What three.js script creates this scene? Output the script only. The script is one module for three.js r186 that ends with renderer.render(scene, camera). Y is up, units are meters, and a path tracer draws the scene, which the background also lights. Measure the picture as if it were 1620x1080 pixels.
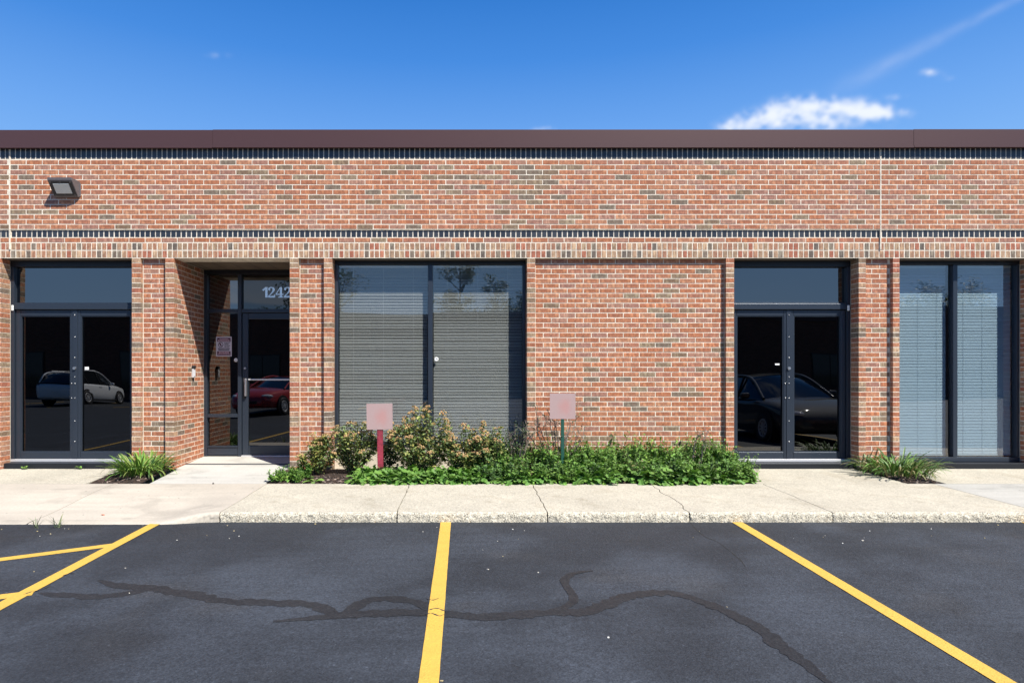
import * as THREE from 'three';
import { mergeGeometries } from 'three/addons/utils/BufferGeometryUtils.js';
import { RoundedBoxGeometry } from 'three/addons/geometries/RoundedBoxGeometry.js';
import { FontLoader } from 'three/addons/loaders/FontLoader.js';
import { TextGeometry } from 'three/addons/geometries/TextGeometry.js';

// ---------------------------------------------------------------- camera, sky, sun, exposure
// World: facade plane z = 0, street side +z, walk level at the wall y = 0, metres.
const F = 1011.5, CX = 735, CY = 590, EYE = 1.28, CAMZ = 8.5;
const scene = new THREE.Scene();
const camera = new THREE.PerspectiveCamera(2 * Math.atan(590 / F) * 180 / Math.PI, 1.5, 0.05, 900);
camera.position.set(0, EYE, CAMZ);
camera.lookAt(0, EYE, 0);
camera.setViewOffset(1770, 1180, 150, 0, 1620, 1080);
const renderer = new THREE.WebGLRenderer({ antialias: true });
renderer.toneMapping = THREE.LinearToneMapping;
renderer.toneMappingExposure = 1.57;
renderer.shadowMap.enabled = true;

const SUN = new THREE.Vector3(0.876, 1.64, 1.0).normalize();
const sun = new THREE.DirectionalLight(new THREE.Color(1.0, 0.955, 0.87), 5.0);
sun.position.copy(SUN).multiplyScalar(60);
sun.target.position.set(0, 0, 0);
sun.castShadow = true;
sun.shadow.mapSize.set(4096, 4096);
Object.assign(sun.shadow.camera, { left: -30, right: 30, top: 30, bottom: -30, near: 1, far: 140 });
scene.add(sun, sun.target);

// ---------------------------------------------------------------- random numbers and noise
function rngOf(seed) {
  let a = seed >>> 0;
  return () => { a = (a + 0x6D2B79F5) >>> 0; let t = a; t = Math.imul(t ^ (t >>> 15), t | 1); t ^= t + Math.imul(t ^ (t >>> 7), t | 61); return ((t ^ (t >>> 14)) >>> 0) / 4294967296; };
}
const rnd = rngOf(1242);
const R = (a, b) => a + (b - a) * rnd();
const pick = a => a[Math.floor(rnd() * a.length)];
function hash2(x, y, s) { let h = Math.imul(x, 374761393) + Math.imul(y, 668265263) + Math.imul(s, 2147483647 ^ 0x5bd1e995); h = Math.imul(h ^ (h >>> 13), 1274126177); return ((h ^ (h >>> 16)) >>> 0) / 4294967296; }
const sm = t => t * t * (3 - 2 * t);
function tn(u, v, f, s, fy = f) {           // value noise that tiles over 0..1
  const x = u * f, y = v * fy, x0 = Math.floor(x), y0 = Math.floor(y), a = sm(x - x0), b = sm(y - y0);
  const m = (n, k) => ((n % k) + k) % k, X0 = m(x0, f), X1 = m(x0 + 1, f), Y0 = m(y0, fy), Y1 = m(y0 + 1, fy);
  const p = hash2(X0, Y0, s), q = hash2(X1, Y0, s), r = hash2(X0, Y1, s), t = hash2(X1, Y1, s);
  return p + (q - p) * a + (r - p) * b + (p - q - r + t) * a * b;
}
function fb(u, v, f, s, n = 4) { let t = 0, a = 0.5, w = 0; for (let i = 0; i < n; i++) { t += a * tn(u, v, f, s + i); w += a; a *= 0.5; f *= 2; } return t / w; }
const clamp = (x, a = 0, b = 1) => Math.min(b, Math.max(a, x));
const sstep = (a, b, x) => sm(clamp((x - a) / (b - a)));
function tex(w, h, fn, srgb = true) {
  const d = new Uint8Array(w * h * 4);
  for (let j = 0; j < h; j++) for (let i = 0; i < w; i++) {
    const c = fn((i + 0.5) / w, (j + 0.5) / h, i, j), k = 4 * (j * w + i);
    d[k] = 255 * clamp(c[0]); d[k + 1] = 255 * clamp(c[1]); d[k + 2] = 255 * clamp(c[2]); d[k + 3] = 255;
  }
  const t = new THREE.DataTexture(d, w, h);
  t.wrapS = t.wrapT = THREE.RepeatWrapping; t.magFilter = THREE.LinearFilter; t.minFilter = THREE.LinearMipmapLinearFilter; t.generateMipmaps = true;
  if (srgb) t.colorSpace = THREE.SRGBColorSpace;
  t.needsUpdate = true;
  return t;
}

// ---------------------------------------------------------------- sky: clear blue, one cloud bank, a thin contrail, a few puffs
{
  const W = 2048, H = 1024, d = new Float32Array(W * H * 4);
  const stops = [[0, 0.4, 0.6, 0.86], [6, 0.32, 0.545, 0.88], [13, 0.235, 0.475, 0.87], [20, 0.14, 0.355, 0.8], [26, 0.06, 0.245, 0.69], [32, 0.026, 0.17, 0.56], [45, 0.022, 0.13, 0.47], [65, 0.02, 0.1, 0.4], [90, 0.018, 0.085, 0.36]];
  const fbx = (x, y, s, n = 6) => fb(x / 64 + 0.5, y / 64 + 0.5, 64, s, n);
  const puffs = [[1300, 172, 60, 21, 1.1], [1250, 181, 52, 17, 1.05], [1205, 191, 46, 12, 0.95], [1352, 178, 46, 16, 0.95], [1402, 180, 40, 10, 0.75], [1165, 202, 34, 7, 0.8], [1290, 200, 110, 12, 0.45], [1472, 116, 20, 6, 0.62], [1500, 124, 18, 5, 0.34], [1418, 153, 20, 5, 0.42], [868, 206, 24, 6, 0.75], [342, 88, 26, 6, 0.3]];
  for (let j = 0; j < H; j++) {
    const el = ((j + 0.5) / H - 0.5) * 180;
    const e = Math.max(0, el);
    let k = 0; while (k < stops.length - 2 && stops[k + 1][0] < e) k++;
    const A = stops[k], B = stops[k + 1], t = clamp((e - A[0]) / (B[0] - A[0]));
    const base = [1, 2, 3].map(c => A[c] + (B[c] - A[c]) * t);
    for (let i = 0; i < W; i++) {
      const az = ((i + 0.5) / W - 0.5) * 2 * Math.PI, y = Math.sin(el * Math.PI / 180), r = Math.cos(el * Math.PI / 180);
      const x = r * Math.cos(az), z = r * Math.sin(az);
      let c = base.slice();
      let cl = 0;
      if (z < -0.15 && y > 0.05) {
        const px = CX + F * x / -z, py = CY - F * y / -z;
        if (px > 200 && px < 1800 && py < 320 && py > -260) {
          let dn = 0;
          for (const [ux, uy, a, b, k] of puffs) { const dx = (px - ux) / a, dy = (py - uy) / (py > uy ? b * 0.8 : b), q = dx * dx + dy * dy; if (q < 9) dn += k * Math.exp(-q); }
          if (dn > 0.02) { const n = fbx(px / 34 + 0.2 * py / 17, py / 20, 19, 7), n2 = fbx(px / 11, py / 8, 23, 6); cl = 0.92 * sstep(0.06, 1.15, dn * (0.86 + 1.5 * (n - 0.5)) + 1.0 * (n2 - 0.5) * Math.min(1, dn * 2)); }
          // contrail, widening and breaking up toward the cloud bank
          const ax = 1600, ay = 2, bx = 1330, by = 140, L = Math.hypot(bx - ax, by - ay), ex = (bx - ax) / L, ey = (by - ay) / L;
          const al = (px - ax) * ex + (py - ay) * ey, ac = -(px - ax) * ey + (py - ay) * ex;
          if (al > -160 && al < L + 60) {
            const wd = 6 + 9 * clamp(al / L) ** 1.4, n = fbx(al / 22, ac / 7, 77, 5), edge = sstep(L + 60, L * 0.72, al);
            cl = Math.max(cl, 0.12 * Math.exp(-((ac / wd) ** 2)) * (0.35 + 1.1 * n) * edge);
          }
        }
      }
      // the same kind of thin fair-weather scraps elsewhere round the sky
      if (el > 6 && el < 60 && !(z < -0.4)) {
        const n = fb(az / (2 * Math.PI) + 0.5, el / 180, 24, 401, 6);
        cl = Math.max(cl, 0.5 * sstep(0.66, 0.8, n));
      }
      const wc = [0.86, 0.9, 0.97];
      const q = 4 * (j * W + i);
      for (let m = 0; m < 3; m++) d[q + m] = 0.7 * (c[m] + (wc[m] - c[m]) * Math.min(1, cl));
      d[q + 3] = 1;
    }
  }
  const sky = new THREE.DataTexture(d, W, H, THREE.RGBAFormat, THREE.FloatType);
  sky.mapping = THREE.EquirectangularReflectionMapping;
  sky.magFilter = THREE.LinearFilter; sky.minFilter = THREE.LinearFilter; sky.needsUpdate = true;
  scene.background = sky; scene.environment = sky;
}

// ---------------------------------------------------------------- helpers
const used = {};
function nm(name) { const n = used[name] = (used[name] ?? -1) + 1; return n ? `${name}_${String(n).padStart(3, '0')}` : name; }
function mesh(name, geo, mat, parent) {
  const m = new THREE.Mesh(geo, mat); m.name = parent ? name : nm(name); m.castShadow = m.receiveShadow = true;
  (parent || scene).add(m); return m;
}
function thing(name, label, category, group) {
  const o = new THREE.Group(); o.name = nm(name); o.userData = { label, category }; if (group) o.userData.group = group;
  scene.add(o); return o;
}
function tag(o, label, category, group) { o.userData.label = label; o.userData.category = category; if (group) o.userData.group = group; return o; }
function setting(name, geo, mat) { const m = geo ? mesh(name, geo, mat) : (() => { const g = new THREE.Group(); g.name = nm(name); scene.add(g); return g; })(); m.userData.kind = 'structure'; return m; }
function part(name, parent) { const g = new THREE.Group(); g.name = name; parent.add(g); return g; }
// uv in metres from the dominant axis of each vertex normal
function metreUV(g, s = 1, off = 0) {
  const p = g.attributes.position, n = g.attributes.normal, uv = new Float32Array(p.count * 2);
  for (let i = 0; i < p.count; i++) {
    const ax = Math.abs(n.getX(i)), ay = Math.abs(n.getY(i)), az = Math.abs(n.getZ(i));
    const [a, b] = ay >= ax && ay >= az ? [p.getX(i), p.getZ(i)] : ax > az ? [p.getZ(i), p.getY(i)] : [p.getX(i), p.getY(i)];
    uv[2 * i] = a * s + off; uv[2 * i + 1] = b * s + off * 0.7;
  }
  g.setAttribute('uv', new THREE.BufferAttribute(uv, 2)); return g;
}
function bx(x0, x1, y0, y1, z0, z1, r = 0) {
  const w = Math.abs(x1 - x0), h = Math.abs(y1 - y0), d = Math.abs(z1 - z0);
  const g = r ? new RoundedBoxGeometry(w, h, d, 2, Math.min(r, w / 2.1, h / 2.1, d / 2.1)) : new THREE.BoxGeometry(w, h, d);
  g.translate((x0 + x1) / 2, (y0 + y1) / 2, (z0 + z1) / 2);
  return metreUV(g);
}
class MB {                                   // loose triangles with vertex colours
  constructor() { this.p = []; this.c = []; this.uv = []; }
  tri(a, b, c, col) { this.p.push(...a, ...b, ...c); for (let i = 0; i < 3; i++) this.c.push(...(col || [1, 1, 1])); }
  quad(a, b, c, d, col) { this.tri(a, b, c, col); this.tri(a, c, d, col); }
  geo() {
    const g = new THREE.BufferGeometry();
    g.setAttribute('position', new THREE.Float32BufferAttribute(this.p, 3));
    g.setAttribute('color', new THREE.Float32BufferAttribute(this.c, 3));
    g.computeVertexNormals();
    return g;
  }
}
function colored(g, col) { const n = g.attributes.position.count, a = new Float32Array(n * 3); for (let i = 0; i < n; i++) a.set(col, 3 * i); g.setAttribute('color', new THREE.BufferAttribute(a, 3)); return g; }
const lin = (r, g, b) => new THREE.Color().setRGB(r, g, b);
const std = (c, rough, o = {}) => new THREE.MeshStandardMaterial({ color: Array.isArray(c) ? lin(...c) : c, roughness: rough, ...o });
const phy = (c, rough, o = {}) => new THREE.MeshPhysicalMaterial({ color: Array.isArray(c) ? lin(...c) : c, roughness: rough, ...o });

// levels of the ground
const KERB_Z = 2.44, walkY = z => -0.0176 * z;
const lotY = z => z < 9 ? -0.133 - 0.0208 * (z - KERB_Z) : -0.2694;
const lotPt = (px, py) => { // the point of the lot that is seen there
  const ty = (CY - py) / F; // eye + ty*t = lot(CAMZ - t)
  const t = (-0.133 - 0.0208 * (CAMZ - KERB_Z) - EYE) / (ty - 0.0208);
  return [(px - CX) / F * t, CAMZ - t];
};
// ---------------------------------------------------------------- surface materials
const specks = (u, v, n, s, p) => hash2(Math.floor(u * n), Math.floor(v * n), s) < p ? hash2(Math.floor(u * n), Math.floor(v * n), s + 9) : 0;
const grain = [0, 1, 2].map(k => tex(256, 256, (u, v) => {
  const a = fb(u, v, 10, 31 + k * 7, 4), b = tn(u, v, 128, 5 + k), f = tn(u, v, 56, 15 + k), s = specks(u, v, 128, 91 + k, 0.05), st = tn(u, v, 14 + k, 61 + k, 3);
  const t = 0.80 + 0.26 * (a - 0.5) + 0.16 * (b - 0.5) + 0.14 * (f - 0.5) - 0.3 * s + 0.13 * sstep(0.62, 0.9, st);
  return [t, t + 0.035 * sstep(0.55, 0.8, st) - 0.02, t + 0.03 * sstep(0.55, 0.8, st) - 0.02];
}));
const grainBump = tex(256, 256, (u, v) => { const t = 0.5 + 0.5 * (tn(u, v, 110, 3) - 0.5) + 0.5 * (fb(u, v, 18, 8, 3) - 0.5) - 0.5 * specks(u, v, 90, 21, 0.04); return [t, t, t]; }, false);
const reds = [[0.61, 0.25, 0.13], [0.58, 0.225, 0.11], [0.64, 0.285, 0.155], [0.54, 0.21, 0.11], [0.6, 0.255, 0.14], [0.66, 0.31, 0.175], [0.57, 0.24, 0.145], [0.62, 0.235, 0.115]];
const pales = [[0.55, 0.29, 0.2], [0.5, 0.25, 0.18]];
const greys = [[0.37, 0.26, 0.165], [0.32, 0.215, 0.135], [0.41, 0.3, 0.195], [0.29, 0.22, 0.16]];
const tans = [[0.60, 0.37, 0.225], [0.55, 0.32, 0.2], [0.62, 0.41, 0.26], [0.52, 0.27, 0.17], [0.54, 0.2, 0.12], [0.5, 0.34, 0.215], [0.58, 0.3, 0.18]];
const tanGreys = [[0.26, 0.205, 0.155], [0.33, 0.265, 0.2], [0.2, 0.165, 0.135]];
const brickMats = new Map();
function brickMat(c, k) {
  const key = c.join() + k;
  if (!brickMats.has(key)) brickMats.set(key, std(c, 0.86, { map: grain[k], bumpMap: grainBump, bumpScale: 0.0012 }));
  return brickMats.get(key);
}
const restMat = [0, 1, 2].map(k => std([1, 1, 1], 0.86, { map: grain[k], bumpMap: grainBump, bumpScale: 0.0012, vertexColors: true }));
const mortarTex = tex(256, 256, (u, v) => { const t = 0.85 + 0.18 * (fb(u, v, 12, 71, 4) - 0.5) + 0.16 * (tn(u, v, 120, 72) - 0.5); return [t, t * 0.955, t * 0.88]; });
const M = {
  mortar: std([1, 1, 1], 0.95, { map: mortarTex }),
  black: std([0.028, 0.032, 0.042], 0.3),
  black2: std([0.04, 0.045, 0.056], 0.38),
  coping: phy([0.08, 0.038, 0.036], 0.42, { metalness: 0.15 }),
  frame: phy([0.034, 0.045, 0.064], 0.34, { metalness: 0.35 }),
  frameDark: phy([0.014, 0.017, 0.023], 0.4, { metalness: 0.3 }),
  doorGlass: phy([0.04, 0.045, 0.05], 0.0, { transmission: 1, thickness: 0, ior: 1.95 }),
  tintGlass: phy([0.06, 0.085, 0.11], 0.0, { transmission: 1, thickness: 0, ior: 2.3 }),
  windowGlass: phy([0.69, 0.72, 0.72], 0.0, { transmission: 1, thickness: 0, ior: 2.15 }),
  entryGlass: phy([0.04, 0.05, 0.06], 0.0, { transmission: 1, thickness: 0, ior: 1.75 }),
  blueGlass: phy([0.6, 0.7, 0.76], 0.0, { transmission: 1, thickness: 0, ior: 2.3 }),
  steel: std([0.55, 0.55, 0.56], 0.35, { metalness: 0.9 }),
  alu: std([0.62, 0.62, 0.63], 0.5, { metalness: 0.4 }),
  white: std([0.8, 0.8, 0.78], 0.55),
  soffit: std([0.12, 0.1, 0.085], 0.8),
  room: std([0.16, 0.155, 0.15], 0.95),
  carpet: std([0.06, 0.06, 0.065], 1),
  roof: std([0.3, 0.29, 0.28], 0.95),
  rubber: std([0.015, 0.015, 0.017], 0.7),
};

// ---------------------------------------------------------------- brick maker
// front face at z = 0, going back to -d, with chamfered front edges
const brickGeos = new Map();
function brickGeo(w, h, d, v, cut = 0.0022) {
  const key = [w.toFixed(3), h.toFixed(3), d.toFixed(3), v].join();
  if (brickGeos.has(key)) return brickGeos.get(key);
  const rr = rngOf(v * 77 + 13), c = cut, X = w / 2, Y = h / 2, j = () => (rr() - 0.5) * 0.0028;
  const f = [[-X + c + j(), -Y + c + j()], [X - c + j(), -Y + c + j()], [X - c + j(), Y - c + j()], [-X + c + j(), Y - c + j()]];
  const o = [[-X, -Y], [X, -Y], [X, Y], [-X, Y]], P = [], U = [], N = [], ou = rr() * 3, ov = rr() * 3, S = 4;
  const quad = (a, b, cc, dd) => { for (const q of [a, b, cc, a, cc, dd]) { P.push(...q); } };
  const fz = f.map(q => [q[0], q[1], 0]), oz = o.map(q => [q[0], q[1], -c]), bz = o.map(q => [q[0], q[1], -d]);
  quad(fz[0], fz[1], fz[2], fz[3]);
  for (let i = 0; i < 4; i++) { const k = (i + 1) % 4; quad(oz[i], oz[k], fz[k], fz[i]); quad(bz[i], bz[k], oz[k], oz[i]); }
  const g = new THREE.BufferGeometry();
  g.setAttribute('position', new THREE.Float32BufferAttribute(P, 3));
  g.computeVertexNormals();
  metreUV(g, S, ou);
  brickGeos.set(key, g);
  return g;
}
// lays a list of bricks {s, y, w, h, d, tone, out}; the first `keep` nearest to (s0, y0) become meshes, the rest one mesh
function layBricks(parent, list, { origin = [0, 0, 0], turn = 0, name = 'brick', keep = 300, near = null, restName = 'further_bricks' } = {}) {
  if (near) list.forEach(b => { b.q = Math.hypot((b.s - near[0]), (b.y - near[1]) * 2.2); });
  const order = near ? [...list].sort((a, b) => a.q - b.q) : list;
  const rest = [], e = new THREE.Euler(), m4 = new THREE.Matrix4(), ct = Math.cos(turn), st = Math.sin(turn);
  order.forEach((b, i) => {
    const v = Math.floor(rnd() * 6), k = Math.floor(rnd() * 3), g = brickGeo(b.w, b.h, b.d, v);
    const out = (b.out || 0) + R(-0.0011, 0.0011);
    const pos = [origin[0] + ct * b.s + st * out, origin[1] + b.y, origin[2] - st * b.s + ct * out];
    const rx = R(-0.006, 0.006), ry = turn + R(-0.004, 0.004), rz = R(-0.0035, 0.0035);
    if (i < keep) {
      const m = mesh(name, g, b.mat || brickMat(b.tone, k), parent);
      m.position.set(...pos); m.rotation.set(rx, ry, rz, 'YXZ');
    } else {
      const c = g.clone().applyMatrix4(m4.makeRotationFromEuler(e.set(rx, ry, rz, 'YXZ')).setPosition(...pos));
      rest.push(colored(c, b.tone));
    }
  });
  if (rest.length) { const m = mesh(restName, mergeGeometries(rest), restMat[0], parent); m.userData.kind = 'stuff'; }
}
const BL = 0.2145, CH = 0.0659, JT = 0.0098;
const fieldTone = (gr = 0.1) => rnd() < gr ? pick(greys) : rnd() < 0.16 ? pick(pales) : pick(reds);
function runningBond(s0, s1, y0, rows, { shift = 0, tone = () => fieldTone(), d = 0.05, out = 0, w0 = BL } = {}) {
  const list = [];
  for (let r = 0; r < rows; r++) {
    let s = s0 - (((r + shift) % 2) ? w0 / 2 : 0);
    while (s < s1 - 0.02) {
      const a = Math.max(s, s0), b = Math.min(s + w0, s1), wj = R(-0.0016, 0.0016);
      if (b - a > 0.03) list.push({ s: (a + b) / 2 + wj / 2, y: y0 + (r + 0.5) * CH, w: b - a - JT, h: CH - JT + R(-0.0008, 0.0008), d, out, tone: tone() });
      s += w0;
    }
  }
  return list;
}

// ---------------------------------------------------------------- the brick building
const bld = thing('brick_building', 'long single-storey brick commercial building with dark bands and brown metal coping', 'building');
const BX0 = -9.4, BX1 = 10.4;
const yLin = 2.809, yBand = 3.082, yField = 3.188, yTop = 4.111, yCop = 4.262, yCopTop = 4.488;
// solid core behind the bricks of the upper wall
{
  const w = part('upper_wall', bld);
  mesh('mortar_bed', bx(BX0, BX1, yField - 0.004, yTop + 0.006, -0.3, 0.0098), M.mortar, w);
  const joints = [-6.047, 5.53];
  const edges = [BX0, ...joints, BX1];
  let list = [];
  for (let i = 0; i < 3; i++) list.push(...runningBond(edges[i] + (i ? 0.005 : 0), edges[i + 1] - (i < 2 ? 0.005 : 0), yField, 14, { shift: i, d: 0.05, tone: () => fieldTone(0.1) }));
  // greyer clusters, as in the middle of the wall
  for (const b of list) {
    const k = Math.exp(-(((b.s - 0.2) / 1.4) ** 2) - (((b.y - 3.86) / 0.18) ** 2)) + 0.7 * Math.exp(-(((b.s + 2.3) / 0.8) ** 2) - (((b.y - 3.85) / 0.16) ** 2));
    if (rnd() < 0.45 * k) b.tone = pick(greys);
    b.out = 0.012;
  }
  layBricks(w, list, { near: [0.2, 3.65] });
  for (const x of joints) mesh('control_joint', bx(x - 0.007, x + 0.007, 2.92, yTop + 0.14, -0.02, 0.0145), M.mortar, w);
}
{ // black glazed soldier course under the coping, and the black header band below the field
  const a = part('dark_soldier_course', bld);
  mesh('mortar_bed', bx(BX0, BX1, yTop + 0.006, yCop + 0.03, -0.3, 0.0058), M.mortar, a);
  let l = [];
  for (let s = BX0; s < BX1 - 0.05; s += 0.0672) l.push({ s: s + 0.0336, y: (yTop + yCop) / 2 + 0.012, w: 0.0672 - 0.0105 + R(-0.002, 0.002), h: yCop - yTop - 0.002, d: 0.05, out: 0.008, tone: pick([[0.028, 0.032, 0.042], [0.04, 0.045, 0.056], [0.022, 0.025, 0.032]]), mat: rnd() < 0.5 ? M.black : M.black2 });
  layBricks(a, l, { near: [0.3, 4.2], name: 'dark_brick' });
  const b = part('dark_header_band', bld);
  mesh('mortar_bed', bx(BX0, BX1, yBand - 0.004, yField - 0.004, -0.3, -0.0085), M.mortar, b);
  l = [];
  for (let s = BX0; s < BX1 - 0.05; s += 0.0686) l.push({ s: s + 0.0343, y: (yBand + yField) / 2 - 0.004, w: 0.0686 - 0.0125 + R(-0.003, 0.003), h: 0.087, d: 0.05, out: -0.006, tone: pick([[0.028, 0.032, 0.042], [0.04, 0.045, 0.056]]), mat: rnd() < 0.5 ? M.black : M.black2 });
  layBricks(b, l, { near: [0.3, 3.1], name: 'dark_brick' });
  const c = part('stretcher_course', bld);
  mesh('mortar_bed', bx(BX0, BX1, 3.014, yBand - 0.004, -0.3, -0.0024), M.mortar, c);
  layBricks(c, runningBond(BX0, BX1, 3.0155, 1, { tone: () => rnd() < 0.3 ? pick(pales) : fieldTone(0.04) }), {});
  const d = part('rowlock_lintel', bld);
  mesh('mortar_bed', bx(BX0, BX1, yLin, 3.014, -0.3, -0.0023), M.mortar, d);
  for (const [y, nm2] of [[2.9625, 'rowlock_brick'], [2.861, 'lintel_brick']]) {
    l = [];
    for (let s = BX0; s < BX1 - 0.05; s += 0.0672) l.push({ s: s + 0.0336 + R(-0.002, 0.002), y, w: 0.0672 - 0.011 + R(-0.003, 0.002), h: 0.0895 + R(-0.003, 0.002), d: 0.095, out: 0, tone: rnd() < 0.16 ? pick(tanGreys) : pick(tans) });
    layBricks(d, l, { near: [0.3, y], name: nm2 });
  }
}
// metal coping: three lengths with lapped joints
for (const [a, b, o] of [[BX0 - 0.04, -3.33, 0], [-3.327, 5.93, 0.004], [5.933, BX1 + 0.04, 0.008]]) {
  const g = mergeGeometries([bx(a, b, yCop - 0.004 + o, yCopTop + o, -0.3, 0.062 + o / 2), bx(a, b, yCop - 0.012 + o, yCop + 0.012 + o, 0.054 + o / 2, 0.071 + o / 2)]);
  mesh('coping_length', g, M.coping, bld);
}
mesh('roof_deck', bx(BX0, BX1, 4.1, 4.25, -12, -0.3), M.roof, bld);
mesh('rear_wall', bx(BX0, BX1, -0.3, 4.1, -12.2, -12), M.mortar, bld);
mesh('end_wall', bx(BX0, BX0 + 0.2, -0.3, 4.1, -12, -0.31), M.mortar, bld);
mesh('end_wall', bx(BX1 - 0.2, BX1, -0.3, 4.1, -12, -0.31), M.mortar, bld);
mesh('interior_floor', bx(BX0 + 0.2, BX1 - 0.2, -0.3, 0.02, -12, -0.32), M.carpet, bld);
mesh('interior_ceiling', bx(BX0 + 0.2, BX1 - 0.2, 2.84, 2.9, -12, -0.31), M.room, bld);
mesh('interior_wall', bx(BX0 + 0.2, BX1 - 0.2, 0.02, 2.84, -5.2, -5), M.room, bld);
for (const x of [-4.2, -2.05, 1.8, 5.5]) mesh('interior_wall', bx(x - 0.06, x + 0.06, 0.02, 2.84, -5, x === -4.2 || x === -2.05 ? -1.15 : -0.35), M.room, bld);
mesh('foundation', bx(BX0, BX1, -0.6, -0.08, -0.3, -0.07), M.mortar, bld);

// piers: pilaster, recessed panel, pilaster
const REC = -0.055, ROWS = 43, Y0 = yLin - ROWS * CH;
const pilTone = () => rnd() < 0.12 ? pick(greys) : rnd() < 0.5 ? pick(tans) : pick(reds);
function pilasterBricks(parent, x0, x1, depth, alt) {
  const l = [];
  for (let r = 0; r < ROWS; r++) {
    const d = alt ? (r % 2 ? 0.105 : 0.21) : depth;
    l.push({ s: (x0 + x1) / 2, y: Y0 + (r + 0.5) * CH, w: x1 - x0, h: CH - JT, d, tone: pilTone() });
  }
  layBricks(parent, l, {});
}
function pier(xs, { leftDeep = 0.17, rightDeep = 0.17, panelKeep = 300, near = null, shift = 0 }) {
  const [a, b, c, d] = xs;                   // pilaster a-b, panel b-c, pilaster c-d
  const p = part('brick_pier', bld);
  mesh('mortar_bed', mergeGeometries([
    bx(b, c, Y0 - 0.1, yLin, -0.3, REC - 0.0023),
    bx(a + 0.0025, b - 0.004, Y0 - 0.1, yLin, -0.3, -0.0025),
    bx(c + 0.003, d - 0.0025, Y0 - 0.1, yLin, -0.3, -0.0025)]), M.mortar, p);
  pilasterBricks(p, a, b - 0.0012, leftDeep, leftDeep > 0.5);
  pilasterBricks(p, c, d, rightDeep, rightDeep > 0.5);
  layBricks(p, runningBond(b + 0.006, c - 0.001, Y0, ROWS, { shift, out: 0 }).map(q => ({ ...q, d: 0.045 })), { origin: [0, 0, REC], keep: panelKeep, near });
  return p;
}
pier([-8.6, -8.5, -6.28, -6.17], { panelKeep: 0 });
const pierA = pier([-4.43, -4.31, -3.985, -3.866], { rightDeep: 0.9 });
const pierB = pier([-2.328, -2.21, -1.874, -1.765], { leftDeep: 0.9, shift: 1 });
pier([0.832, 0.941, 3.479, 3.588], { near: [2.2, 1.35] });
pier([5.244, 5.342, 5.70, 5.79], { shift: 1 });
pier([7.54, 7.64, 9.4, 9.5], { panelKeep: 0 });
mesh('end_panel', bx(BX0, -8.6, Y0, yLin, -0.3, -0.02), std([0.42, 0.16, 0.1], 0.9, { map: grain[1] }), bld);
mesh('end_panel', bx(9.5, BX1, Y0, yLin, -0.3, -0.02), std([0.42, 0.16, 0.1], 0.9, { map: grain[1] }), bld);

// entry recess: brick side walls, soffit
const EZ = -0.968;
for (const side of [-1, 1]) {
  const w = part('recess_wall', bld), x = side < 0 ? -3.866 : -2.328;
  mesh('mortar_bed', bx(side < 0 ? x - 0.2 : x + 0.0024, side < 0 ? x - 0.0024 : x + 0.2, Y0 - 0.1, yLin, EZ - 0.12, -0.305), M.mortar, w);
  mesh('mortar_bed', bx(side < 0 ? x - 0.1 : x + 0.003, side < 0 ? x - 0.003 : x + 0.1, Y0 - 0.1, yLin, -0.305, -0.09), M.mortar, w);
  const l = [];
  for (let r = 0; r < ROWS; r++) {
    let s = r % 2 ? 0.105 : 0.212;
    while (s < 0.965) { const e = Math.min(s + BL, 0.968); if (e - s > 0.03) l.push({ s: (s + e) / 2 + JT / 2, y: Y0 + (r + 0.5) * CH, w: e - s - JT, h: CH - JT, d: 0.05, tone: fieldTone(0.12) }); s += BL; }
  }
  if (side < 0) layBricks(w, l.map(b => ({ ...b, s: b.s })), { origin: [x, 0, 0], turn: Math.PI / 2 });
  else layBricks(w, l.map(b => ({ ...b, s: -b.s })), { origin: [x, 0, 0], turn: -Math.PI / 2 });
}
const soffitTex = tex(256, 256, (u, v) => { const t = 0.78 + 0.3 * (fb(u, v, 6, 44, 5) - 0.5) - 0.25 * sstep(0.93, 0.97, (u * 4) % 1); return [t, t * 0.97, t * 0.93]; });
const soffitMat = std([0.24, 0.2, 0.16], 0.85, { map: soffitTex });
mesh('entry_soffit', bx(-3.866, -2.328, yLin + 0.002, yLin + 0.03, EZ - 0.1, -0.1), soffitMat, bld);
for (const [a, b] of [[-6.17, -4.43], [-1.765, 0.832], [3.588, 5.244], [5.79, 7.54]]) mesh('steel_lintel', bx(a - 0.02, b + 0.02, yLin - 0.004, yLin + 0.008, -0.3, -0.03), M.soffit, bld);

// ---------------------------------------------------------------- glazing
const pane = (x0, x1, y0, y1, z) => { const g = new THREE.PlaneGeometry(x1 - x0, y1 - y0, 1, 1); g.translate((x0 + x1) / 2, (y0 + y1) / 2, z); return g; };
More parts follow.
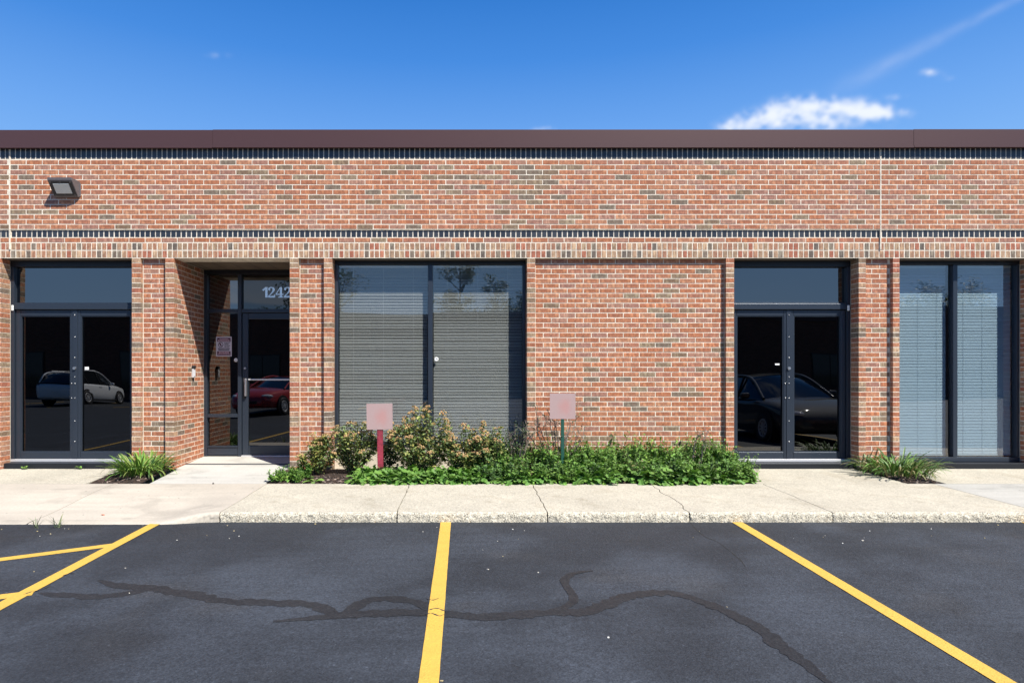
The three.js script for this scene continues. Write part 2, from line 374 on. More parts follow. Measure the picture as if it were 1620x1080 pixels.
// glass with the slight waviness of old sheets
function wavyPane(x0, x1, y0, y1, z, seed, amp = 0.0009) {
  const g = new THREE.PlaneGeometry(x1 - x0, y1 - y0, 14, 20); g.translate((x0 + x1) / 2, (y0 + y1) / 2, z);
  const p = g.attributes.position;
  for (let i = 0; i < p.count; i++) p.setZ(i, z + amp * (Math.sin(p.getX(i) * 3.1 + seed) * Math.cos(p.getY(i) * 2.3 + seed * 2) + 0.4 * Math.sin(p.getY(i) * 5 + seed * 3 + p.getX(i) * 2)));
  g.computeVertexNormals(); return g;
}
const FZ = -0.175, FB = -0.285;
function doubleDoor(xL, xR, seed) {
  const f = part('storefront_frame', bld), xm = (xL + xR) / 2, jw = 0.052;
  mesh('jamb', bx(xL + 0.003, xL + jw, 0.075, 2.72, FB, FZ, 0.004), M.frame, f);
  mesh('jamb', bx(xR - jw, xR - 0.003, 0.075, 2.72, FB, FZ, 0.004), M.frame, f);
  mesh('head', bx(xL + 0.003, xR - 0.003, 2.722, yLin - 0.006, FB, FZ + 0.004, 0.003), M.frameDark, f);
  mesh('transom_bar', bx(xL + jw + 0.001, xR - jw - 0.001, 2.142, 2.222, FB, FZ + 0.006, 0.008), M.frame, f);
  mesh('transom_ledge', bx(xL + jw + 0.001, xR - jw - 0.001, 2.2225, 2.236, FB + 0.02, FZ - 0.006, 0.003), M.frame, f);
  mesh('transom_pane', wavyPane(xL + jw, xR - jw, 2.236, 2.722, -0.235, seed), M.tintGlass, f);
  mesh('threshold', bx(xL + 0.01, xR - 0.01, 0.076, 0.112, FB, FZ + 0.012, 0.004), M.alu, f);
  mesh('base_curb', bx(xL + 0.004, xR - 0.004, -0.05, 0.073, FB, -0.045, 0.006), M.frameDark, f);
  for (const s of [-1, 1]) mesh('pivot_cap', bx(s < 0 ? xL + 0.02 : xR - 0.05, s < 0 ? xL + 0.05 : xR - 0.02, 2.125, 2.2, FZ, FZ + 0.016, 0.008), M.white, f);
  for (const s of [-1, 1]) {
    const d = part('door_leaf', bld);
    const a = s < 0 ? xL + jw + 0.004 : xm + 0.004, b = s < 0 ? xm - 0.004 : xR - jw - 0.004, z0 = -0.262, z1 = -0.2, sw = 0.062;
    const out = s < 0 ? a : b, inn = s < 0 ? b : a;
    mesh('stile', bx(a, a + sw, 0.116, 2.137, z0, z1, 0.006), M.frame, d);
    mesh('stile', bx(b - sw, b, 0.116, 2.137, z0, z1, 0.006), M.frame, d);
    mesh('top_rail', bx(a + sw + 0.001, b - sw - 0.001, 2.062, 2.137, z0, z1 - 0.002, 0.006), M.frame, d);
    mesh('bottom_rail', bx(a + sw + 0.001, b - sw - 0.001, 0.116, 0.205, z0, z1 - 0.002, 0.006), M.frame, d);
    mesh('glazing_bead', mergeGeometries([bx(a + sw, a + sw + 0.014, 0.205, 2.062, z1 - 0.03, z1 - 0.008), bx(b - sw - 0.014, b - sw, 0.205, 2.062, z1 - 0.03, z1 - 0.008), bx(a + sw + 0.014, b - sw - 0.014, 0.205, 0.217, z1 - 0.03, z1 - 0.008), bx(a + sw + 0.014, b - sw - 0.014, 2.05, 2.062, z1 - 0.03, z1 - 0.008)]), M.frame, d);
    mesh('pane', wavyPane(a + sw + 0.012, b - sw - 0.012, 0.215, 2.052, -0.236, seed + s, 0.0012), M.doorGlass, d);
    if (s > 0) { // security strip with bolts and the lock cylinder
      mesh('security_strip', bx(xm - 0.034, xm + 0.03, 0.118, 2.136, z1 + 0.001, z1 + 0.008, 0.002), M.frame, d);
      for (const y of [0.35, 0.63, 0.94, 1.14, 1.23, 1.49, 1.77, 2.07]) mesh('bolt', new THREE.SphereGeometry(0.0085, 8, 6).translate(xm - 0.003, y, z1 + 0.009), M.steel, d);
      const c = new THREE.CylinderGeometry(0.02, 0.021, 0.02, 16).rotateX(Math.PI / 2); c.translate(xm - 0.004, 1.345, z1 + 0.017); mesh('lock_cylinder', c, M.steel, d);
    } else for (const y of [0.94, 1.14]) mesh('bolt', new THREE.SphereGeometry(0.0085, 8, 6).translate(xm - 0.05, y, z1 + 0.003), M.steel, d);
  }
}
doubleDoor(-6.17, -4.43, 1.3);
doubleDoor(3.588, 5.244, 4.1);

function twoPaneWindow(xL, xR, y0, glass, curb, seed) {
  const w = part('storefront_window', bld), xm = (xL + xR) / 2, jw = 0.042, top = 2.752;
  mesh('jamb', bx(xL + 0.003, xL + jw, y0 + 0.062, top, FB + 0.03, FZ, 0.004), M.frame, w);
  mesh('jamb', bx(xR - jw, xR - 0.003, y0 + 0.062, top, FB + 0.03, FZ, 0.004), M.frame, w);
  mesh('head', bx(xL + 0.003, xR - 0.003, top + 0.002, yLin - 0.006, FB + 0.03, FZ + 0.004, 0.003), M.frameDark, w);
  mesh('sill_rail', bx(xL + 0.003, xR - 0.003, y0, y0 + 0.06, FB + 0.03, FZ + 0.004, 0.004), M.frame, w);
  mesh('mullion', bx(xm - 0.031, xm + 0.031, y0 + 0.062, top, FB + 0.03, FZ + 0.002, 0.006), M.frame, w);
  mesh('pane', wavyPane(xL + jw, xm - 0.031, y0 + 0.06, top, -0.222, seed, 0.0007), glass, w);
  mesh('pane', wavyPane(xm + 0.031, xR - jw, y0 + 0.06, top, -0.222, seed + 2, 0.0007), glass, w);
  if (curb) mesh('base_curb', bx(xL + 0.004, xR - 0.004, -0.05, y0 - 0.003, FB, -0.045, 0.006), M.frameDark, w);
  else mesh('base_panel', bx(xL + 0.004, xR - 0.004, -0.1, y0 - 0.003, FB, FZ + 0.03, 0.004), std([0.9, 0.88, 0.84], 0.8, { map: mortarTex }), w);
}
twoPaneWindow(-1.765, 0.832, 0.272, M.windowGlass, false, 0.4);
twoPaneWindow(5.79, 7.54, 0.078, M.blueGlass, true, 2.2);

// the entry: sidelight, transoms, single door
{
  const f = part('entry_frame', bld), xl = -3.866, xm = -3.335, xr = -2.328, z1 = EZ, z0 = EZ - 0.11, y0 = 0.045, top = 2.74;
  mesh('jamb', bx(xl + 0.003, xl + 0.05, y0, top, z0, z1, 0.004), M.frame, f);
  mesh('jamb', bx(xr - 0.05, xr - 0.003, y0, top, z0, z1, 0.004), M.frame, f);
  mesh('mullion', bx(xm - 0.028, xm + 0.028, y0, top, z0, z1 + 0.002, 0.004), M.frame, f);
  mesh('head', bx(xl + 0.003, xr - 0.003, top + 0.002, yLin - 0.002, z0, z1 + 0.004, 0.004), M.frameDark, f);
  mesh('transom_bar', bx(xl + 0.051, xm - 0.029, 2.175, 2.23, z0, z1, 0.004), M.frame, f);
  mesh('transom_bar', bx(xm + 0.029, xr - 0.051, 2.175, 2.23, z0, z1, 0.004), M.frame, f);
  mesh('middle_rail', bx(xl + 0.051, xm - 0.029, 0.625, 0.672, z0, z1 + 0.006, 0.004), M.frame, f);
  mesh('bottom_panel', bx(xl + 0.051, xm - 0.029, 0.062, 0.178, z0, z1 - 0.012, 0.004), M.frame, f);
  mesh('bottom_rail', bx(xl + 0.051, xm - 0.029, 0.18, 0.2, z0, z1, 0.004), M.frame, f);
  mesh('pane', wavyPane(xl + 0.05, xm - 0.028, 2.23, top, z1 - 0.05, 3), M.tintGlass, f);
  mesh('pane', wavyPane(xm + 0.028, xr - 0.05, 2.23, top, z1 - 0.05, 5), M.entryGlass, f);
  mesh('pane', wavyPane(xl + 0.05, xm - 0.028, 0.672, 2.175, z1 - 0.05, 7), M.tintGlass, f);
  mesh('pane', wavyPane(xl + 0.05, xm - 0.028, 0.2, 0.625, z1 - 0.05, 9), M.doorGlass, f);
  mesh('threshold', bx(xm + 0.03, xr - 0.052, y0, 0.062, z0, z1 + 0.03, 0.004), M.alu, f);
  const d = part('entry_door', bld), a = xm + 0.033, b = xr - 0.054, dz0 = EZ - 0.075, dz1 = EZ - 0.02;
  mesh('stile', bx(a, a + 0.088, 0.066, 2.168, dz0, dz1, 0.005), M.frame, d);
  mesh('stile', bx(b - 0.088, b, 0.066, 2.168, dz0, dz1, 0.005), M.frame, d);
  mesh('top_rail', bx(a + 0.089, b - 0.089, 2.08, 2.168, dz0, dz1 - 0.002, 0.005), M.frame, d);
  mesh('bottom_rail', bx(a + 0.089, b - 0.089, 0.066, 0.2, dz0, dz1 - 0.002, 0.005), M.frame, d);
  mesh('pane', wavyPane(a + 0.087, b - 0.087, 0.2, 2.08, dz1 - 0.025, 11), M.doorGlass, d);
  mesh('push_bar', bx(a + 0.089, b - 0.089, 1.172, 1.196, dz0 - 0.03, dz1 + 0.012, 0.006), M.alu, d);
  mesh('handle_plate', bx(a + 0.012, a + 0.05, 0.9, 1.21, dz1 + 0.001, dz1 + 0.012, 0.004), M.rubber, d);
  mesh('pull_handle', bx(a + 0.048, a + 0.078, 0.94, 1.2, dz1 + 0.012, dz1 + 0.055, 0.008), M.steel, d);
  mesh('lock_cylinder', new THREE.CylinderGeometry(0.016, 0.016, 0.02, 14).rotateX(Math.PI / 2).translate(a + 0.045, 1.352, dz1 + 0.01), M.steel, d);
}

// ---------------------------------------------------------------- window blinds: each slat a part
function blind(name, label, x0, x1, y0, y1, z, tilt, mat, seed) {
  const b = thing(name, label, 'blind', 'slatted window blinds');
  const rr = rngOf(seed), w = 0.0255, L = x1 - x0, pitch = 0.0206;
  const m = new MB(), prof = [-1, -0.33, 0.33, 1].map(t => [t * w / 2, 0.0018 * (1 - t * t)]);
  for (let k = 0; k < 3; k++) m.quad([-L / 2, prof[k][1], prof[k][0]], [-L / 2, prof[k + 1][1], prof[k + 1][0]], [L / 2, prof[k + 1][1], prof[k + 1][0]], [L / 2, prof[k][1], prof[k][0]]);
  const g = m.geo();
  for (let y = y0 + 0.04; y < y1 - 0.03; y += pitch) {
    const s = mesh('slat', g, mat, b);
    s.position.set((x0 + x1) / 2 + (rr() - 0.5) * 0.003, y + (rr() - 0.5) * 0.0016, z); s.rotation.set(tilt + (rr() - 0.5) * 0.17, 0, (rr() - 0.5) * 0.0012);
  }
  mesh('head_rail', bx(x0, x1, y1 - 0.026, y1, z - 0.013, z + 0.013), mat, b);
  mesh('bottom_rail', bx(x0, x1, y0 + 0.008, y0 + 0.024, z - 0.012, z + 0.012), mat, b);
  for (const t of [0.16, 0.5, 0.84]) mesh('ladder_cord', bx(x0 + L * t - 0.001, x0 + L * t + 0.001, y0 + 0.02, y1 - 0.026, z + 0.0125, z + 0.0145), mat, b);
}
const slatWhite = std([0.78, 0.77, 0.74], 0.5), slatBlue = std([0.62, 0.65, 0.66], 0.5);
blind('window_blind', 'open white slat blind in left pane of wide middle window', -1.715, -0.51, 0.335, 2.75, -0.272, 0.4, slatWhite, 3);
blind('window_blind', 'open white slat blind in right pane of wide middle window', -0.425, 0.785, 0.335, 2.75, -0.272, 0.4, slatWhite, 4);
blind('window_blind', 'closed bluish blind in left pane of the window at right edge', 5.84, 6.6, 0.145, 2.75, -0.272, 0.9, slatBlue, 5);
blind('window_blind', 'closed bluish blind in right pane of the window at right edge', 6.72, 7.49, 0.145, 2.75, -0.272, 0.9, slatBlue, 6);

// ---------------------------------------------------------------- things fixed to the building
{ // wall pack light
  const t = thing('wall_light', 'bronze wall pack light with glass lens high on the brick', 'wall light');
  t.position.set(-5.27, 3.616, 0.012);
  const w = 0.16, sh = new THREE.Shape(); // side profile: z outward, y up
  sh.moveTo(0, -0.005); sh.lineTo(0.035, 0); sh.lineTo(0.175, 0.175); sh.lineTo(0.178, 0.199); sh.lineTo(0, 0.199); sh.closePath();
  const g = new THREE.ExtrudeGeometry(sh, { depth: 2 * w - 0.012, bevelEnabled: true, bevelSize: 0.006, bevelThickness: 0.006, bevelSegments: 2 });
  g.rotateY(-Math.PI / 2); g.translate(w - 0.006, 0, 0); // extrude ran along +z
  const bronze = phy([0.15, 0.135, 0.14], 0.45, { metalness: 0.3 });
  mesh('housing', g, bronze, t);
  const sl = Math.atan2(0.175, 0.14), mid = [0, 0.0875, 0.105];
  const plate = (hw, hh, th, off) => { const q = new RoundedBoxGeometry(2 * hw, 2 * hh, th, 2, 0.004); q.translate(0, 0, off); q.rotateX(Math.PI / 2 - sl + 0.0); q.translate(...mid); return q; };
  mesh('lens_frame', plate(0.15, 0.1, 0.012, 0.006), std([0.025, 0.025, 0.028], 0.5), t);
  const lensTex = tex(64, 64, (u, v) => { const q = 0.86 + 0.14 * Math.sin(u * 2 * Math.PI * 16) * Math.sin(v * 2 * Math.PI * 12); return [q, q, q]; });
  mesh('lens', plate(0.105, 0.068, 0.01, 0.0125), phy([0.78, 0.82, 0.8], 0.2, { map: lensTex, clearcoat: 0.6 }), t);
  for (const x of [-0.13, 0, 0.13]) for (const s of [-1, 1]) { const q = new THREE.SphereGeometry(0.006, 8, 6).translate(x, s * 0.085, 0.013); q.rotateX(Math.PI / 2 - sl); q.translate(...mid); mesh('screw', q, bronze, t); }
  mesh('back_plate', bx(-0.15, 0.172, 0.004, 0.18, -0.012, 0.012, 0.004), bronze, t);
}
{ // card reader in the entry recess
  const t = thing('card_reader', 'small grey and black card reader on the entry recess wall', 'card reader');
  t.position.set(-3.864, 1.215, -0.573);
  mesh('housing', bx(0, 0.03, 0, 0.125, -0.032, 0.032, 0.006), std([0.5, 0.5, 0.52], 0.5), t);
  mesh('cap', bx(0, 0.036, 0.126, 0.172, -0.034, 0.034, 0.006), M.rubber, t);
  mesh('keypad', bx(0.03, 0.034, 0.02, 0.1, -0.02, 0.024, 0.001), std([0.72, 0.72, 0.74], 0.4), t);
}
{ // house number
  const font = await new FontLoader().loadAsync('fonts/droid/droid_serif_bold.typeface.json');
  const sans = await new FontLoader().loadAsync('fonts/droid/droid_sans_bold.typeface.json');
  const t = thing('house_number', 'pale raised number 1242 on the glass above entry door', 'house number');
  const mat = std([0.9, 0.9, 0.91], 0.24, { metalness: 0.85 });
  t.position.set(-3.015, 2.402, EZ - 0.048);
  let x = 0;
  for (const ch of '1242') {
    const g = new TextGeometry(ch, { font: ch === '1' ? sans : font, size: 0.158 / 0.72 * 0.99, depth: 0.008, curveSegments: 8, bevelEnabled: true, bevelSize: 0.0012, bevelThickness: 0.001, bevelSegments: 1 });
    g.computeBoundingBox(); const b = g.boundingBox, s = 0.158 / (b.max.y - b.min.y);
    const target = ch === '1' ? 0.083 : ch === '4' ? 0.118 : 0.108;
    g.translate(-b.min.x, -b.min.y, 0); g.scale(target / (b.max.x - b.min.x), s, 1);
    const m = mesh('digit', g, mat, t); m.position.x = x; x += target + 0.006;
  }
}
{ // printed notice on the sidelight
  const c = document.createElement('canvas'); c.width = 176; c.height = 224; const k = c.getContext('2d');
  k.fillStyle = '#c9c4d0'; k.fillRect(0, 0, 176, 224);
  k.fillStyle = '#4a1f38'; k.fillRect(12, 12, 152, 46); k.fillRect(12, 166, 152, 46);
  k.fillStyle = '#d9b9c4';
  const bars = (y, h, x0, x1, n, s) => { const rr = rngOf(s); let x = x0; while (x < x1) { const w = 4 + rr() * 9; k.fillRect(x, y, Math.min(w, x1 - x), h); x += w + 2.5; } };
  bars(20, 8, 40, 136, 8, 2); bars(36, 14, 22, 152, 8, 3); bars(173, 14, 30, 146, 8, 4); bars(195, 6, 22, 154, 8, 5);
  k.fillStyle = '#2a2434'; bars(66, 8, 92, 158, 5, 6); bars(80, 10, 92, 140, 5, 7); bars(96, 10, 92, 158, 5, 8); bars(112, 7, 92, 150, 5, 9); bars(128, 14, 22, 154, 8, 10); bars(147, 12, 26, 150, 8, 11);
  k.strokeStyle = '#2a2030'; k.lineWidth = 7; k.beginPath(); k.arc(52, 92, 26, 0, 7); k.stroke();
  k.fillStyle = '#5a1c2c'; k.beginPath(); k.arc(46, 84, 9, 0, 7); k.fill(); k.fillRect(44, 88, 16, 18);
  k.lineWidth = 6; k.beginPath(); k.moveTo(34, 74); k.lineTo(70, 110); k.stroke();
  const t = new THREE.CanvasTexture(c); t.colorSpace = THREE.SRGBColorSpace;
  const g = new THREE.BoxGeometry(0.232, 0.292, 0.002); g.translate(-3.585, 1.675, EZ - 0.047);
  const n = mesh('printed_notice', g, std([0.9, 0.9, 0.9], 0.5, { map: t })); tag(n, 'printed plum and white notice on the entry sidelight glass', 'notice');
}
for (const [x, y, z, l] of [[-3.405, 1.475, EZ - 0.046, 'small round white disc on the sidelight beside entry door'], [-0.385, 1.468, -0.216, 'small round white disc on the wide window beside its mullion']]) {
  const t = thing('glass_disc', l, 'disc');
  t.position.set(x, y, z);
  mesh('ring', new THREE.TorusGeometry(0.021, 0.0085, 8, 20), M.white, t);
  mesh('hub', new THREE.CylinderGeometry(0.014, 0.014, 0.006, 14).rotateX(Math.PI / 2), M.alu, t);
}

// ---------------------------------------------------------------- ground, parking lot
const grid = (xs, zs, yf, uvs = 1, cf = null) => {
  const P = [], U = [], C = [], I = [];
  for (const z of zs) for (const x of xs) { P.push(x, yf(x, z), z); U.push(x * uvs, z * uvs); if (cf) C.push(...cf(x, z)); }
  const n = xs.length;
  for (let j = 0; j < zs.length - 1; j++) for (let i = 0; i < n - 1; i++) { const a = j * n + i; I.push(a, a + n, a + 1, a + 1, a + n, a + n + 1); }
  const g = new THREE.BufferGeometry();
  g.setAttribute('position', new THREE.Float32BufferAttribute(P, 3)); g.setAttribute('uv', new THREE.Float32BufferAttribute(U, 2));
  if (cf) g.setAttribute('color', new THREE.Float32BufferAttribute(C, 3));
  g.setIndex(I); g.computeVertexNormals(); return g;
};
const range = (a, b, s) => { const n = Math.max(1, Math.round((b - a) / s)); return Array.from({ length: n + 1 }, (_, i) => a + (b - a) * i / n); };
const noise2 = (x, z, f, s, n = 4) => fb(x / 64 + 0.5, z / 64 + 0.5, 64 * f | 0, s, n);   // world noise, f cells per metre

setting('ground', grid(range(-420, 420, 60), range(-420, 420, 60), () => -0.75), std([0.09, 0.1, 0.05], 1));
const asphaltTex = tex(1024, 1024, (u, v) => {
  const a = fb(u, v, 6, 201, 5), g1 = tn(u, v, 420, 202), g2 = tn(u, v, 190, 203), sw = tn(u, v, 9, 205, 90), pit = specks(u, v, 512, 204, 0.018), lite = specks(u, v, 640, 207, 0.012), big = specks(u, v, 256, 209, 0.0011);
  let t = 0.72 + 0.2 * (a - 0.5) + 0.24 * (g1 - 0.5) + 0.12 * (g2 - 0.5) + 0.05 * (sw - 0.5) - 0.22 * pit + 0.4 * lite + 0.7 * big;
  return [t, t, t];
});
const asphaltBump = tex(1024, 1024, (u, v) => { const t = 0.5 + 0.6 * (tn(u, v, 400, 212) - 0.5) + 0.35 * (tn(u, v, 170, 213) - 0.5); return [t, t, t]; }, false);
asphaltTex.repeat.set(1 / 3.1, 1 / 3.1); asphaltBump.repeat.set(1 / 2.3, 1 / 2.3);
const asphalt = std([0.058, 0.063, 0.066], 0.78, { map: asphaltTex, bumpMap: asphaltBump, bumpScale: 0.004, vertexColors: true });
{
  const xs = [...range(-60, -9, 6), ...range(-8.8, 8.8, 0.1), ...range(9, 60, 6)], zs = [...range(2.3, 7.6, 0.07), ...range(7.8, 60, 4)];
  // bare binder shows greyer and browner where the sealcoat has worn
  setting('parking_lot', grid(xs, zs, (x, z) => lotY(z), 1, (x, z) => {
    const near = z < 8 && Math.abs(x) < 9;
    const a = near ? noise2(x, z, 1, 301, 5) : 0.5, b = near ? noise2(x + 0.5 * z, z - 0.3 * x, 3, 311, 4) : 0.5, c = near ? noise2(x, z, 2, 321, 4) : 0.5;
    const w = sstep(0.42, 0.66, 0.65 * a + 0.35 * b), br = sstep(0.55, 0.75, c);
    const k = 0.82 + 0.62 * w;
    return [k * (0.88 + 0.08 * br), k * (0.97 + 0.01 * br), k * (1.18 - 0.08 * br)];
  }), asphalt);
}
// sealed cracks: bands of bitumen lying on the lot
const ribbon = (pts, w, lift, rag, seed, per = 0.05, taper = true) => {
  const rr = rngOf(seed), cv = new THREE.CatmullRomCurve3(pts.map(([x, z]) => new THREE.Vector3(x, 0, z)), false, 'centripetal');
  const n = Math.max(4, Math.round(cv.getLength() / per)), P = [], U = [], I = [];
  for (let i = 0; i <= n; i++) {
    const p = cv.getPointAt(i / n), t = cv.getTangentAt(i / n), nx = -t.z, nz = t.x;
    const e = taper ? Math.min(1, 0.25 + 6 * Math.min(i / n, 1 - i / n)) : 1, wl = w / 2 * e * (1 + rag * (rr() - 0.5) * 2 + rag * 1.4 * (tn(i / n, 0.3, 16, seed) - 0.5)), wr = w / 2 * e * (1 + rag * (rr() - 0.5) * 2 + rag * 1.4 * (tn(i / n, 0.7, 16, seed + 5) - 0.5));
    for (const [s, ww] of [[1, wl], [-1, wr]]) { const x = p.x + s * nx * ww, z = p.z + s * nz * ww; P.push(x, lotY(z) + lift, z); U.push(x, z); }
    if (i) { const a = 2 * (i - 1); I.push(a, a + 1, a + 2, a + 2, a + 1, a + 3); }
  }
  const g = new THREE.BufferGeometry(); g.setAttribute('position', new THREE.Float32BufferAttribute(P, 3)); g.setAttribute('uv', new THREE.Float32BufferAttribute(U, 2)); g.setIndex(I); g.computeVertexNormals();
  const nn = g.attributes.normal; if (nn.getY(0) < 0) { g.setIndex(I.flatMap((_, k) => k % 3 ? [] : [I[k], I[k + 2], I[k + 1]])); g.computeVertexNormals(); }
  return g;
};
{
  const sealMat = std([0.039, 0.041, 0.045], 0.62, { map: asphaltTex, bumpMap: asphaltBump, bumpScale: 0.002 });
  const S = setting('crack_sealant');
  const lines = [
    [[62, 938], [110, 942], [160, 944], [205, 938], [240, 932]],
    [[155, 918], [188, 926], [240, 931], [300, 940], [350, 950], [400, 953], [470, 955], [505, 960], [525, 970], [560, 973]],
    [[540, 973], [560, 962], [578, 951], [600, 947], [640, 949], [668, 957], [695, 966]],
    [[432, 983], [480, 979], [560, 972], [690, 970], [760, 976], [810, 973], [870, 969], [925, 968], [955, 958], [990, 944], [1025, 940], [1062, 938], [1095, 946], [1150, 968], [1200, 994], [1242, 1026], [1280, 1055], [1325, 1092]],
    [[862, 969], [890, 962], [908, 948], [902, 936], [892, 920], [905, 908], [938, 903]],
  ];
  lines.forEach((l, i) => mesh('sealed_crack', ribbon(l.map(q => lotPt(...q)), [0.085, 0.1, 0.09, 0.1, 0.055][i], 0.0012 + i * 0.0004, 0.3, 900 + i, 0.035), sealMat, S));
  mesh('open_crack', ribbon([[1092, 826], [1102, 838], [1118, 850], [1135, 857], [1150, 868], [1172, 886], [1180, 897]].map(q => lotPt(...q)), 0.011, 0.0012, 0.5, 931, 0.02), std([0.02, 0.02, 0.02], 1), S);
}
// cracks that broke through the paint
const brokenPaint = std([0.03, 0.03, 0.032], 0.9);
[[[660, 958], [676, 966], [690, 963], [706, 968]], [[664, 974], [682, 971], [695, 975], [705, 972]], [[672, 946], [684, 950], [694, 947]], [[36, 941], [52, 936], [64, 934], [78, 927]], [[98, 912], [108, 908], [118, 907]]].forEach((l, i) => { const m = mesh('paint_crack', ribbon(l.map(q => lotPt(...q)), 0.008, 0.0048, 0.8, 950 + i, 0.012), brokenPaint); m.userData.kind = 'structure'; });
// painted markings
const paintTex = tex(512, 512, (u, v) => { const a = fb(u, v, 8, 501, 5), g = tn(u, v, 200, 502), pit = specks(u, v, 256, 503, 0.02) * sstep(0.5, 0.62, tn(u, v, 5, 504)); const t = 0.93 + 0.1 * (a - 0.5) + 0.07 * (g - 0.5) - 0.55 * pit; return [t, t - 0.02 * (a > 0.6 ? 1 : 0), t - 0.05 * a]; });
const paint = std([0.73, 0.46, 0.085], 0.62, { map: paintTex, bumpMap: asphaltBump, bumpScale: 0.002 });
const kerbLine = 2.452;
const stripe = (name, a, b, w = 0.098, lift = 0.006, seed = 1) => setting(name, ribbon([a, [(a[0] * 2 + b[0]) / 3, (a[1] * 2 + b[1]) / 3], [(a[0] + b[0] * 2) / 3, (a[1] + b[1] * 2) / 3], b], w, lift, 0.018, seed, 0.06, false), paint);
[-2.9, -0.178, 2.58, 5.32, 8.05, -4.42, -7.15].forEach((x, i) => stripe('painted_stripe', [x, kerbLine + (x < -2.5 ? 0.06 : 0)], [x + (i === 1 ? 0.012 : 0), 7.7], 0.098, 0.0042, 41 + i));
[[lotPt(181, 862), lotPt(-60, 893)], [lotPt(52, 938), lotPt(-140, 962)]].forEach(([a, b], i) => stripe('hatch_stripe', a, b, 0.1, 0.0034, 71 + i));
stripe('hatch_stripe', [-2.93, 5.4], [-4.4, 6.0], 0.1, 0.0034, 77);
for (let k = 0; k < 9; k++) stripe('painted_stripe', [-24 + k * 2.75, 19.3], [-24 + k * 2.75, 24.6], 0.1, 0.0065, 120 + k);

// ---------------------------------------------------------------- pavement: slabs with joints, kerb stones, door pads, mulch beds
const concTex = tex(1024, 1024, (u, v) => {
  const a = fb(u, v, 5, 601, 5), g = tn(u, v, 300, 602), g2 = tn(u, v, 120, 603), dk = specks(u, v, 260, 604, 0.012), st = sstep(0.6, 0.78, fb(u, v, 9, 607, 5));
  const t = 0.86 + 0.12 * (a - 0.5) + 0.15 * (g - 0.5) + 0.08 * (g2 - 0.5) - 0.38 * dk - 0.05 * st;
  return [t, t * (0.985 - 0.008 * st), t * (0.935 - 0.02 * st)];
});
const smoothTex = tex(512, 512, (u, v) => { const a = fb(u, v, 4, 621, 6), b = tn(u, v, 4, 625, 40), g = tn(u, v, 220, 622), dk = specks(u, v, 200, 624, 0.002), st = sstep(0.6, 0.74, fb(u, v, 6, 628, 5)); const t = 0.9 + 0.12 * (a - 0.5) + 0.05 * (b - 0.5) + 0.05 * (g - 0.5) - 0.4 * dk - 0.06 * st; return [t, t * 0.985, t * 0.955]; });
const pebbleTex = tex(512, 512, (u, v) => {
  const a = fb(u, v, 30, 641, 3), g = tn(u, v, 150, 642), h = tn(u, v, 90, 643), dk = specks(u, v, 120, 644, 0.07), br = specks(u, v, 90, 645, 0.04);
  const t = 0.82 + 0.22 * (a - 0.5) + 0.28 * (g - 0.5) + 0.2 * (h - 0.5) - 0.5 * dk;
  return [t + 0.05 * br, t * 0.98 - 0.02 * br, t * 0.92 - 0.1 * br];
});
const concBump = tex(512, 512, (u, v) => { const t = 0.5 + 0.5 * (tn(u, v, 230, 651) - 0.5) + 0.4 * (tn(u, v, 110, 652) - 0.5); return [t, t, t]; }, false);
concTex.repeat.set(1 / 2.2, 1 / 2.2); smoothTex.repeat.set(1 / 2.6, 1 / 2.6); concBump.repeat.set(1 / 1.3, 1 / 1.3); pebbleTex.repeat.set(1 / 0.9, 1 / 0.9);
const conc = std([0.64, 0.61, 0.55], 0.9, { map: concTex, bumpMap: concBump, bumpScale: 0.0025 });
const concSmooth = std([0.585, 0.545, 0.485], 0.88, { map: smoothTex, bumpMap: concBump, bumpScale: 0.001 });
const concGrey = std([0.52, 0.525, 0.51], 0.88, { map: smoothTex, bumpMap: concBump, bumpScale: 0.001 });
const concPale = std([0.62, 0.62, 0.6], 0.88, { map: smoothTex, bumpMap: concBump, bumpScale: 0.001 });
const pebble = std([0.78, 0.75, 0.69], 0.92, { map: pebbleTex, bumpMap: concBump, bumpScale: 0.008 });
const walk = setting('sidewalk');
mesh('sub_base', grid([BX0, BX1], [-0.05, 1.0, 2.36], (x, z) => walkY(z) - 0.24), std([0.05, 0.045, 0.04], 1), walk);
const NOSE = 2.40;
const slabTop = (x0, x1, z0, z1, mat, yf = (x, z) => walkY(z), name = 'slab', wob = null) => {
  const xs = range(x0, x1, 0.12), zs = range(z0, z1, 0.12);
  const g = grid(xs, zs, (x, z) => yf(x, z) + 0.0012 * (noise2(x, z, 3, 71, 2) - 0.5));
  // edge skirts so that the joint is a real gap
  const p = g.attributes.position;
  if (wob) for (let i = 0; i < p.count; i++) { const z = p.getZ(i), t = (p.getX(i) - x0) / (x1 - x0); p.setX(i, p.getX(i) + (1 - t) * wob[0](z) + t * wob[1](z)); }
  const sk = new MB(), n = xs.length, m = zs.length, V = (i, j) => [p.getX(j * n + i), p.getY(j * n + i), p.getZ(j * n + i)], D = q => [q[0], q[1] - 0.07, q[2]];
  for (let j = 0; j < m - 1; j++) for (const i of [0, n - 1]) sk.quad(V(i, j), V(i, j + 1), D(V(i, j + 1)), D(V(i, j)));
  for (let i = 0; i < n - 1; i++) for (const j of [0, m - 1]) sk.quad(V(i, j), V(i + 1, j), D(V(i + 1, j)), D(V(i, j)));
  g.computeVertexNormals();
  const s = metreUV(sk.geo()); s.deleteAttribute('color');
  return mesh(name, mergeGeometries([g.toNonIndexed(), s]), mat, walk);
};
const crk = (seed, a) => z => a * (tn(z / 4 + 0.1, 0.5, 32, seed) - 0.5) + a * 0.6 * (tn(z / 4, 0.2, 80, seed + 3) - 0.5);
